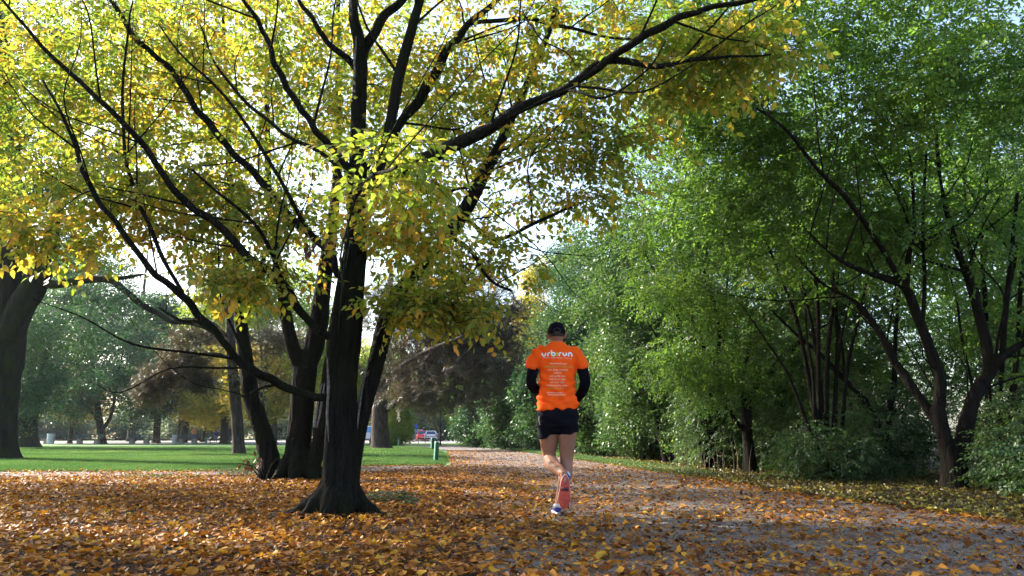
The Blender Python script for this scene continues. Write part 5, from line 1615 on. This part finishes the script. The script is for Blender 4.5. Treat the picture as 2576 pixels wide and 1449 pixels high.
def text_print(s, xc, z, width, mat, size=.03):
    cu = bpy.data.curves.new("print", 'FONT'); cu.body = s; cu.size = size; cu.align_x = 'CENTER'; cu.offset = .0006
    o = bpy.data.objects.new("print", cu); COL.objects.link(o)
    dg = bpy.context.evaluated_depsgraph_get()
    m_ = bpy.data.meshes.new_from_object(o.evaluated_get(dg))
    bpy.data.objects.remove(o)
    n = len(m_.vertices); A = np.empty(n * 3, np.float32); m_.vertices.foreach_get("co", A); A = A.reshape(-1, 3)
    k = width / (A[:, 0].max() - A[:, 0].min()); k = min(k, 1.15)
    V = project(np.stack([A[:, 0] * k + xc, np.zeros(n), A[:, 1] + z], 1), .002)
    m_.vertices.foreach_set("co", V.astype(np.float32).ravel())
    m_.materials.clear(); m_.materials.append(mat); m_.update()
    m_.name = "lettering"
    link("lettering", m_, shirt)


for s, xa, xb, yz, mt in (("download your", 435, 550, 386, PRINT_P), ("audioguided running tours", 400, 587, 406, PRINT_Y), ("run listen explore", 425, 553, 427, PRINT_P), ("urbirun", 460, 513, 446, PRINT_P), ("will guide you", 434, 537, 467, PRINT_P),
                         ("and show you", 434, 535, 487, PRINT_P), ("the very best", 436, 530, 508, PRINT_P), ("of the world's most", 412, 548, 528, PRINT_P), ("beautiful cities", 424, 527, 546, PRINT_Y), ("www.urbirun.com", 420, 535, 588, PRINT_P)):
    xs, xe = ((v / 1.6467 + 1900 - 2016) / 3045 * 7.17 - RX for v in (xa, xb))
    text_print(s, (xs + xe) / 2, zsrc(1200 + yz / 1.6467), xe - xs, mt, .027)

# sleeves
for A, nm in ((ARM_L, 0), (ARM_R, 1)):
    mb = MB()
    limb3(mb, [(x, y, z, r + .006) for x, y, z, r in A[2:]], 16)
    part("arm_sleeve", mb, SLEEVE, run, off=(0, 0, 0))
# shorts
mb = MB()
mb.rings([ell_ring((0, 0, z), a, b, 24, 2.4) for z, a, b in ((.80, .165, .11), (.85, .188, .125), (.90, .198, .132), (.96, .188, .128), (1.0, .175, .12))])
mb.rings([ell_ring(c, a, b, 18, 2.2, t) for c, a, b, t in (((-.088, .045, .715), .098, .108, .32), ((-.092, .03, .77), .100, .115, .15), ((-.092, .005, .85), .098, .12, 0), ((-.085, 0, .93), .09, .11, 0))])
mb.rings([ell_ring(c, a, b, 18, 2.2, t) for c, a, b, t in (((.098, .03, .738), .094, .105, .12), ((.095, .015, .79), .097, .112, 0), ((.092, 0, .86), .097, .12, 0), ((.085, 0, .93), .09, .11, 0))])
mb.ball((.005, .0, .80), (.05, .085, .06), 14, 8)
me = remeshed(mb, .0075, "shorts", 3)
displace(me, lambda V: .005 * np.sin(V[:, 0] * 50 + 20 * V[:, 2]) * np.clip((.9 - V[:, 2]) * 8, 0, 1) + .004 * np.sin(V[:, 2] * 60 + 22 * V[:, 0]))
me.materials.append(BLACK)
sh = link("shorts", me, run)
mb = MB(); mb.tube([(-.175, -.07, .90), (-.178, -.085, .86), (-.17, -.10, .82)], [.003, .003, .003], 5)
part("reflective_strip", mb, WHITE_FOAM, sh, off=(0, 0, 0))
# cap with peak in front and closing strap arch behind
mb = MB()
mb.rings([ell_ring((0, .035 - .0 * z, z), a, b, 28, 2.1) for z, a, b in ((1.672, .083, .100), (1.70, .084, .102), (1.73, .081, .099), (1.755, .071, .088), (1.775, .052, .066), (1.788, .028, .036), (1.792, .008, .01))])
mb.ball((0, .035, 1.794), (.008, .008, .005), 10, 6)
t = np.linspace(-1, 1, 9)
mb.add([(x * .07, .115 + .075 * (1 - x * x) * k, 1.682 - .012 * k + j) for j in (0, .005) for k in (0, 1) for x in t],
       [(i, i + 1, 9 + i + 1, 9 + i) for i in range(8)] + [(18 + i, 18 + 9 + i, 18 + 9 + i + 1, 18 + i + 1) for i in range(8)] + [(9 + i, 9 + i + 1, 27 + i + 1, 27 + i) for i in range(8)])
cap = part("cap", mb, BLACK, run, off=(0, 0, 0))
mb = MB()
a = np.linspace(0, math.pi, 12)
mb.tube([(.036 * math.cos(q), .035 - .1035 + .011 * (math.sin(q) ** 2) * .9 - .0035, 1.682 + .040 * math.sin(q)) for q in a], .0035, 6)
part("strap_arch", mb, simple("cap_binding", (.022, .02, .026), .7), cap, off=(0, 0, 0))
mb = MB()
mb.rings([ell_ring((0, .03, z), a, b, 24, 2.1) for z, a, b in ((1.640, .056, .066), (1.648, .068, .086), (1.66, .0765, .0955), (1.69, .078, .097), (1.71, .07, .09))])
part("hair", mb, HAIR, run, off=(0, 0, 0))


def shoe(M, parent):
    """local x heel to toe, z up from the tread; M maps to the runner"""
    def outl(k, z, n=28):
        t = np.linspace(0, 2 * math.pi, n, endpoint=False)
        x = .145 + .150 * np.cos(t)
        u = (x + .005) / .30
        hw = np.interp(u, [0, .12, .3, .45, .7, .88, 1], [.026, .036, .034, .033, .048, .042, .018])
        y = np.sin(t) * hw * 1.12 * k
        return np.stack([.145 + (x - .145) * (.5 + .5 * k), y, np.full(n, z)], 1)
    R3 = np.array(M.to_3x3()); tr = np.array(M.translation)
    def tf(mb): 
        mb.V = [v @ R3.T + tr for v in mb.V]; return mb
    root = bpy.data.objects.new("shoe", None); root.parent = parent; COL.objects.link(root)
    mb = MB(); mb.rings([outl(.9, .0), outl(1.0, .004), outl(1.0, .012)]); 
    part("outsole", tf(mb), RED_SOLE, root, off=(0, 0, 0))
    mb = MB(); mb.box((.115, 0, -.001), (.030, .055, .006)); part("arch_groove", tf(mb), TREAD_DARK, root, off=(0, 0, 0))
    mb = MB(); mb.box((.045, 0, -.002), (.05, .016, .006)); part("tread_insert", tf(mb), GREY_SOLE, root, off=(0, 0, 0))
    mb = MB(); mb.rings([outl(1.0, .012), outl(1.04, .020), outl(1.0, .032)]); part("midsole", tf(mb), WHITE_FOAM, root, off=(0, 0, 0))
    mb = MB()
    r2 = []
    for u, hw, h in ((-.003, .016, .075), (.02, .034, .088), (.07, .036, .085), (.12, .036, .078), (.18, .044, .062), (.24, .040, .048), (.275, .022, .038)):
        t = np.linspace(0, 2 * math.pi, 14, endpoint=False)
        r2.append(np.stack([np.full(14, u), np.cos(t) * hw, .030 + (h - .03) * .5 + np.sin(t) * (h - .028) * .5], 1))
    mb.rings(r2); part("upper", tf(mb), BLUE_SHOE, root, off=(0, 0, 0))
    mb = MB(); mb.tube([(.012, 0, .07), (.02, 0, .10)], [(.03, .034), (.033, .036)], 12, ref=(0, 1, 0)); part("sock", tf(mb), WHITE_FOAM, root, off=(0, 0, 0))


# right shoe flat on the ground, heel just touching; left shoe lifted, sole to the camera
shoe(Matrix.Translation((-.012, -.055, .012)) @ Matrix.Rotation(math.radians(90), 4, 'Z'), run)
# left: local x (heel to toe) points down, local z (up out of the shoe) points forward
Mx = Matrix(((-.05, .99, .10, 0), (.20, -.09, .975, 0), (-.978, -.07, .194, 0), (0, 0, 0, 1)))
Mx = Matrix.Translation((.040, -.385, .385)) @ Mx @ Matrix.Diagonal((1.04, 1.18, 1.05, 1))
shoe(Mx, run)


# ------------------------------------------------------------------ far walkers
def far_person(label, loc, rz, jacket, trousers, hair, h=1.72, stride=.18, lean=0.0, bent=False):
    root = thing("person", label, "person", loc, rz)
    k = h / 1.75
    mb = MB()
    mb.rings([ell_ring((0, 0, z * k), a, b, 14) for z, a, b in ((.85, .12, .09), (1.0, .14, .1), (1.3, .16, .11), (1.45, .13, .09), (1.53, .05, .05))])
    mb.tube([(0, 0, 1.45 * k), (0, .02, 1.6 * k)], [.055, .05], 10)
    mb.ball((0, .02, 1.65 * k), (.075, .09, .11), 12, 8)
    mb.ball((0, .112, 1.64 * k), (.014, .018, .02), 8, 6)
    for s in (-1, 1):
        limb3(mb, [(s * .08, 0, .9 * k, .08), (s * .085, s * stride * .5, .5 * k, .055), (s * .085, s * stride, .1 * k, .036), (s * .085, s * stride + .02, .04, .035), (s * .085, s * stride + .15, .03, .03)], 10, 3)
        limb3(mb, [(s * .15, 0, 1.42 * k, .05), (s * .2, -s * .03, 1.15 * k, .04), (s * .2, .08, .92 * k, .03)], 10, 3)
        hand(mb, (s * .2, .085, .9 * k), (0, .35, -.93), -s, .6)
    me = remeshed(mb, .012, "body", 2); me.materials.append(SKIN); link("body", me, root)
    mb = MB()
    mb.rings([ell_ring((0, 0, z * k), a, b, 16) for z, a, b in ((.82, .19, .14), (.95, .18, .13), (1.15, .18, .13), (1.35, .19, .13), (1.46, .15, .1), (1.53, .07, .07))])
    for s in (-1, 1):
        limb3(mb, [(s * .14, 0, 1.42 * k, .068), (s * .215, -s * .03, 1.15 * k, .058), (s * .21, .07, .94 * k, .048)], 10, 3)
    me = remeshed(mb, .018, "jacket", 2); me.materials.append(jacket); link("jacket", me, root)
    mb = MB()
    mb.rings([ell_ring((0, 0, z * k), a, b, 14) for z, a, b in ((.76, .15, .11), (.86, .165, .12), (.96, .15, .11))])
    for s in (-1, 1):
        limb3(mb, [(s * .085, 0, .88 * k, .098), (s * .088, s * stride * .5, .5 * k, .075), (s * .087, s * stride, .09 * k, .06)], 10, 3)
    me = remeshed(mb, .018, "trousers", 2); me.materials.append(trousers); link("trousers", me, root)
    mb = MB(); mb.ball((0, .005, 1.685 * k), (.082, .088, .092), 12, 8); part("hair", mb, hair, root, off=(0, 0, 0))
    for s in (-1, 1):
        mb = MB(); mb.tube([(s * .085, s * stride - .06, .045), (s * .085, s * stride + .05, .05), (s * .085, s * stride + .17, .03)], [.045, .05, .03], 8)
        part("shoe", mb, WHITE_FOAM, root, off=(0, 0, 0))
    return root


NAVY = simple("navy_cloth", (.03, .045, .22), .8); TAN = simple("tan_cloth", (.42, .20, .09), .8); DENIM = simple("denim", (.13, .16, .30), .8); DARKC = simple("dark_cloth", (.02, .02, .035), .8)
GREYH = simple("grey_hair", (.45, .42, .40), .8); PALEC = simple("pale_cloth", (.5, .5, .52), .8); BLONDH = simple("fair_hair", (.30, .20, .11), .8)
p = W(542, 1110, 98); far_person("small far walker in a dark blue jacket beside a white dog", (p[0], 98, 0), 3.3, NAVY, DENIM, BLONDH)
p = W(486, 1110, 84); far_person("grey haired person in a tan jacket standing behind the last bench", (p[0], 84, 0), .2, TAN, DENIM, GREYH, 1.75)
p = W(578, 1110, 88); far_person("person in dark clothes half hidden behind the grey trunk", (p[0], 88, 0), .3, DARKC, DARKC, HAIR, 1.8)

# white dog
p = W(524, 1110, 96)
dog = thing("dog", "small fluffy white dog walking beside the person in blue", "dog", (p[0], 96, 0), 1.2)
WHITEFUR = simple("white_fur", (.75, .73, .70), .9, .1, noise=.1, nscale=30, bump=.6)
mb = MB()
limb3(mb, [(-.24, 0, .36, .09), (-.12, 0, .34, .115), (.05, 0, .34, .13), (.18, 0, .37, .125), (.26, 0, .45, .09), (.31, 0, .53, .08)], 12, 3)
mb.ball((.35, 0, .57), (.095, .08, .08), 12, 8); mb.tube([(.38, 0, .56), (.46, 0, .535), (.49, 0, .53)], [.05, .04, .025], 8)
for s in (-1, 1):
    limb3(mb, [(.2, s * .07, .34, .055), (.19, s * .075, .2, .035), (.21, s * .075, .05, .028), (.24, s * .075, .025, .028)], 8, 3)
    limb3(mb, [(-.2, s * .07, .36, .07), (-.14, s * .08, .24, .05), (-.25, s * .08, .14, .03), (-.22, s * .08, .03, .028), (-.19, s * .08, .025, .026)], 8, 3)
    limb3(mb, [(.33, s * .06, .62, .03), (.32, s * .10, .58, .028), (.32, s * .11, .52, .02)], 8, 3)
limb3(mb, [(-.28, 0, .40, .035), (-.36, 0, .50, .035), (-.33, 0, .60, .025)], 8, 3)
me = remeshed(mb, .012, "body", 2); me.materials.append(WHITEFUR); link("body", me, dog)

# ------------------------------------------------------------------ benches, bins, rails, posts
SLAT = simple("green_painted_slat", (.018, .045, .035), .5, .4, noise=.3, nscale=3); SEATW = simple("worn_slat", (.12, .09, .07), .6, noise=.3, nscale=3)
CONC = simple("mossy_concrete", (.19, .18, .14), .9, noise=.3, nscale=4); STEELD = simple("dark_steel", (.03, .03, .03), .5)


def bench(label, px, d, rz, L=2.6, first=None):
    p = W(px, 1115, d)
    root = thing("park_bench", label, "bench", (p[0], d, 0), rz, "benches along the pale road")
    def pc(nm, c, s, m, rot=None):
        mb = MB(); mb.box(c, s, rot); part(nm, mb, m, root, smooth=False, off=(0, 0, 0))
    for k in range(3): pc("seat_slat", (0, .02 + .13 * k, .46), (L, .105, .045), SEATW)
    tl = Matrix.Rotation(math.radians(10), 3, 'X')
    for k in range(2): pc("back_slat", (0, -.10 - .03 * k, .64 + .19 * k), (L, .04, .13), SLAT, tl)
    for s in (-1, 1):
        pc("leg", (s * L * .31, .15, .22), (.42, .38, .43), CONC)
        pc("back_support", (s * L * .38, -.07, .62), (.06, .04, .62), STEELD, tl)
    return root


bench("green park bench beside the left bin, partly behind the dark tree", 97, 74, math.pi, 2.7)
bench("green park bench between the grey brown trunk and the forked tree", 224, 74, math.pi, 2.6)
bench("green park bench between the forked tree and the gnarled tree", 352, 75, math.pi, 2.2)
bench("dark park bench in front of the person in the tan jacket", 474, 76, math.pi, 2.0)

BINM = simple("pale_concrete", (.42, .42, .44), .8, noise=.15, nscale=6)


def litter_bin(label, px, d, h=.95, r=.35):
    p = W(px, 1115, d)
    root = thing("litter_bin", label, "litter bin", (p[0], d, 0), 0, "pale concrete bins by the benches")
    mb = MB(); S = [(.0, r * .82), (.03, r * .86), (h * .5, r * .93), (h * .93, r), (h, r)]
    mb.tube([(0, 0, z) for z, _ in S], [q for _, q in S], 24); part("shell", mb, BINM, root, off=(0, 0, 0))
    mb = MB(); mb.tube([(0, 0, h + .002), (0, 0, h + .035)], [r * .93, r * 1.04], 24); part("rim", mb, STEELD, root, off=(0, 0, 0))


litter_bin("round pale concrete bin right of the leftmost bench", 127, 73.5)
litter_bin("smaller pale bin between the third and the last bench", 439, 76, .85, .26)

GREENP = simple("green_post_paint", (.012, .12, .075), .5, .4, noise=.25, nscale=8); GREENL = simple("sunlit_green_paint", (.07, .20, .15), .6, .3, noise=.2, nscale=10)


def post(label, px, d, h=.56, w=.105, tilt=.05):
    p = W(px, 1115, d)
    root = thing("bollard", label, "bollard", (p[0], d, 0), .5, "green bollards on the lawn")
    root.rotation_euler = (0, tilt, .5)
    mb = MB()
    mb.rings([np.array([(x * w / 2, y * w / 2, z) for x, y in ((-1, -.8), (-.8, -1), (.8, -1), (1, -.8), (1, .8), (.8, 1), (-.8, 1), (-1, .8))]) for z in (-.05, .2 * h, h * .97)] + [np.array([(x * w * .42, y * w * .42, h) for x, y in ((-1, -.8), (-.8, -1), (.8, -1), (1, -.8), (1, .8), (.8, 1), (-.8, 1), (-1, .8))])])
    part("shaft", mb, GREENP, root, smooth=False, off=(0, 0, 0))
    mb = MB(); mb.box((-w * .52, 0, h * .48), (.006, w * .7, h * .94)); part("lit_face", mb, GREENL, root, smooth=False, off=(0, 0, 0))  # sunlit side of the post painted on as a paler green face
    mb = MB(); mb.tube([(w * .3, -w * .56, h * .62), (w * .3, -w * .8, h * .60)], [.022, .018], 10); part("bracket", mb, GREENP, root, off=(0, 0, 0))


post("green leaning bollard on the lawn corner nearest the path", 1097, 22.4)
post("green bollard half hidden just behind the nearest one", 1088, 42, .62, .15, 0)
post("small green bollard by the yellow green bush", 1004, 54, .55, .13, 0)
post("small green bollard between the last bench and the white dog", 518, 74, .62, .14, 0)

RAIL = simple("weathered_rail", (.09, .06, .05), .8, noise=.3, nscale=2)


def rail(label, pts, zs=(.42,), step=2.4, r=.045):
    root = thing("rail_fence", label, "fence", (pts[0][0], pts[0][1], 0), 0, "low rail fences by the road")
    o = np.array([pts[0][0], pts[0][1], 0])
    for a, b in zip(pts[:-1], pts[1:]):
        a, b = np.array([*a, 0.0]), np.array([*b, 0.0]); L = np.linalg.norm(b - a)
        for z in zs:
            mb = MB(); mb.tube([a - o + [0, 0, z], b - o + [0, 0, z]], r, 8); part("rail", mb, RAIL, root, off=(0, 0, 0))
        for k in range(int(L / step) + 1):
            q = a + (b - a) * min(1, k * step / L) - o
            mb = MB(); mb.box(q + [0, .06, max(zs) * .5], (.07, .07, max(zs) + .04)); part("post", mb, RAIL, root, smooth=False, off=(0, 0, 0))


def gx(px, d): return (float(W(px, 1115, d)[0]), d)
rail("long low wooden rail running behind the benches on the left", [gx(60, 74.6), gx(330, 75.4), gx(640, 77)], (.40,))
rail("low brown rail seen between the tree stems by the white van", [gx(655, 77), gx(930, 79)], (.40,))
rail("dark metal rail in front of the red and silver cars", [gx(1030, 76), gx(1116, 76)], (.30, .66), 1.5, .03)

# parking sign and round sign
BLUES = simple("blue_sign_face", (.03, .09, .55), .4); WHITEP = simple("white_paint", (.75, .75, .76), .4); POLE = simple("grey_pole", (.3, .3, .3), .4, metal=.6)
p = W(1044, 1110, 104)
s_ = thing("parking_sign", "small blue square sign on a pole behind the parked cars", "sign", (p[0], 104, 0))
mb = MB(); mb.tube([(0, 0, 0), (0, 0, 2.25)], .035, 8); part("pole", mb, POLE, s_, off=(0, 0, 0))
mb = MB(); mb.box((0, -.05, 2.0), (.6, .03, .6)); part("sign_plate", mb, BLUES, s_, smooth=False, off=(0, 0, 0))
p = W(971, 1110, 90)
s_ = thing("round_sign", "round white sign just right of the furrowed pine trunk", "sign", (p[0], 90, 0))
mb = MB(); mb.tube([(0, 0, 0), (0, 0, 1.5)], .03, 8); part("pole", mb, POLE, s_, off=(0, 0, 0))
mb = MB(); mb.tube([(0, -.05, 1.32), (0, -.075, 1.32)], .28, 20); part("sign_plate", mb, WHITEP, s_, off=(0, 0, 0))

# ------------------------------------------------------------------ vehicles
GLASS = simple("tinted_glass", (.03, .05, .10), .08, .8); TYRE = simple("tyre_rubber", (.02, .02, .02), .8); RIMM = simple("alloy_rim", (.5, .5, .52), .35, metal=.8)
TAIL = simple("tail_lamp", (.5, .02, .02), .3, .6); PLATE = simple("plate_white", (.7, .7, .68), .5); TRIM = simple("dark_trim", (.02, .02, .022), .6)
HEADL = simple("head_lamp", (.6, .62, .65), .15, .8); BLUEGL = simple("sky_blue_glass", (.03, .20, .42), .1, .8)


def car(name, label, cat, px, d, rz, paint, L=4.1, Wd=1.74, H=1.48, van=False, glass=None, roof=None):
    glass = glass or GLASS
    p = W(px, 1110, d)
    root = thing(name, label, cat, (p[0], d, 0), rz, "cars parked beyond the rail" if not van else None)
    P = lambda nm, mb, m, par=root, sm=True: part(nm, mb, m, par, smooth=sm, off=(0, 0, 0))
    # x = length (front +), sections of the lower body
    bel = .92 if not van else 1.05
    mb = MB()
    secs = [(-L / 2, .42, bel - .16, .86), (-L / 2 + .08, .24, bel, .97), (-L * .25, .20, bel + .02, 1), (L * .1, .20, bel, 1), (L * .30, .22, bel - .12, .98), (L / 2 - .1, .26, bel - .28, .90), (L / 2, .36, bel - .38, .78)]
    def sec(x, zb, zt, w):
        hw = Wd / 2 * w; m_ = (zb + zt) / 2
        return np.array([(x, -hw * .9, zb), (x, -hw, zb + .1), (x, -hw, m_ + .05), (x, -hw * .96, zt - .04), (x, -hw * .88, zt), (x, hw * .88, zt), (x, hw * .96, zt - .04), (x, hw, m_ + .05), (x, hw, zb + .1), (x, hw * .9, zb)])
    mb.rings([sec(*s) for s in secs]); P("body", mb, paint)
    xr0, xr1, xf1, xf0 = (-L / 2 + .10, -L / 2 + .42, L * .02, L * .24) if not van else (-L / 2 + .06, -L / 2 + .25, L * .16, L * .34)
    def cab(x0, x1, x2, x3, z0, z1, w0, w1):
        return [np.array([(x0, -w0, z0), (x3, -w0 * .96, z0), (x3, w0 * .96, z0), (x0, w0, z0)]), np.array([(x1, -w1, z1), (x2, -w1, z1), (x2, w1, z1), (x1, w1, z1)])]
    mb = MB(); mb.rings(cab(xr0, xr1, xf1, xf0, bel - .02, H - .03, Wd * .47, Wd * .385)); P("cabin", mb, paint if roof is None else paint, sm=False)
    mb = MB(); mb.rings(cab(xr1 - .01, xr1 + .06, xf1 - .05, xf1 + .01, H - .035, H, Wd * .388, Wd * .34)); P("roof", mb, roof or paint, sm=False)
    def pane(nm, quad):
        q = np.array(quad, float); c = q.mean(0); n = np.cross(q[1] - q[0], q[2] - q[0]); n /= np.linalg.norm(n)
        if np.dot(n, c - np.array([0, 0, 1.1])) < 0: n = -n
        mb = MB(); mb.add(np.concatenate([q + n * .012, q - n * .01]), [(0, 1, 2, 3), (0, 4, 5, 1), (1, 5, 6, 2), (2, 6, 7, 3), (3, 7, 4, 0)]); P(nm, mb, glass, sm=False)
    b, t_ = cab(xr0, xr1, xf1, xf0, bel - .02, H - .03, Wd * .47, Wd * .385)
    def blend(A, B, C, D, u0, u1, v0, v1):
        f = lambda u, v: (A * (1 - u) + B * u) * (1 - v) + (D * (1 - u) + C * u) * v
        return [f(u0, v0), f(u1, v0), f(u1, v1), f(u0, v1)]
    pane("rear_window", blend(b[0], b[3], t_[3], t_[0], .1, .9, .14, .9))
    pane("windscreen", blend(b[1], b[2], t_[2], t_[1], .08, .92, .1, .92))
    for s0, s1 in ((.10, .48), (.52, .90)):
        pane("side_window", blend(b[0], b[1], t_[1], t_[0], s0, s1, .16, .9)); pane("side_window", blend(b[3], b[2], t_[2], t_[3], s0, s1, .16, .9))
    for s in (-1, 1):
        for x in (-L * .31, L * .31):
            wh = bpy.data.objects.new("wheel", None); wh.parent = root; wh.location = (x, s * (Wd / 2 - .1), .31); COL.objects.link(wh)
            mb = MB(); mb.tube([(0, -.11, 0), (0, -.08, 0), (0, .08, 0), (0, .11, 0)], [.27, .31, .31, .27], 20); P("tyre", mb, TYRE, wh)
            mb = MB(); mb.tube([(0, s * .10, 0), (0, s * .118, 0)], [.2, .18], 16); P("rim", mb, RIMM, wh)
        mb = MB(); mb.box((-L / 2 + .06, s * Wd * .41, bel - .08), (.12, .2, .24)); P("tail_lamp", mb, TAIL, sm=False)
        mb = MB(); mb.box((L / 2 - .1, s * Wd * .36, bel - .36), (.16, .3, .14)); P("headlight", mb, HEADL, sm=False)
        mb = MB(); mb.box((xf0 - .25, s * (Wd / 2 + .06), bel + .07), (.1, .18, .13)); P("wing_mirror", mb, paint, sm=False)
    mb = MB(); mb.box((-L / 2 - .0, 0, .62), (.04, .52, .12)); P("number_plate", mb, PLATE, sm=False)
    mb = MB(); mb.box((-L / 2 + .03, 0, .36), (.16, Wd * .9, .2)); P("rear_bumper", mb, TRIM if not van else paint, sm=False)
    return root


SILV = simple("silver_paint", (.55, .56, .60), .3, .6); REDP = simple("red_paint", (.60, .02, .035), .3, .6); NAVYP = simple("dark_blue_paint", (.03, .05, .14), .3, .6); BLUEP = simple("steel_blue_paint", (.22, .27, .42), .3, .6)
R90 = math.radians(90)
car("parked_car", "silver hatchback seen from behind, rightmost of the parked cars", "car", 1084, 108, R90 + .10, SILV, 3.9, 1.72, 1.42)
car("parked_car", "red hatchback between the silver car and the dark blue one", "car", 1062, 111, R90 + .16, REDP, 3.9, 1.7, 1.46)
car("parked_car", "dark blue car with a pale roof behind the red hatchback", "car", 1050, 116, R90 + .2, NAVYP, 4.4, 1.8, 1.62, roof=WHITEP)
car("parked_car", "steel blue car at the left end of the parked cars", "car", 1036, 113, R90 + .2, BLUEP, 4.2, 1.74, 1.40)
car("parked_van", "white van with blue windows seen behind the leaning stem", "van", 917, 100, R90 + .3, SILV, 4.8, 1.95, 1.95, van=True, glass=BLUEGL, roof=WHITEP)


# ------------------------------------------------------------------ thin autumn haze
hz = bpy.data.materials.new("thin_haze"); hz.use_nodes = True
hz.node_tree.nodes.remove(hz.node_tree.nodes["Principled BSDF"])
pv = hz.node_tree.nodes.new("ShaderNodeVolumePrincipled")
pv.inputs["Color"].default_value = (.82, .90, 1.0, 1); pv.inputs["Density"].default_value = .00013; pv.inputs["Anisotropy"].default_value = .3
hz.node_tree.links.new(pv.outputs[0], hz.node_tree.nodes["Material Output"].inputs["Volume"])
mb = MB(); mb.box((0, 105, 16), (540, 420, 34))
tag(part("haze", mb, hz, None, smooth=False, off=(0, 0, 0)), "thin bluish autumn haze filling the air of the park", "haze", kind="stuff")
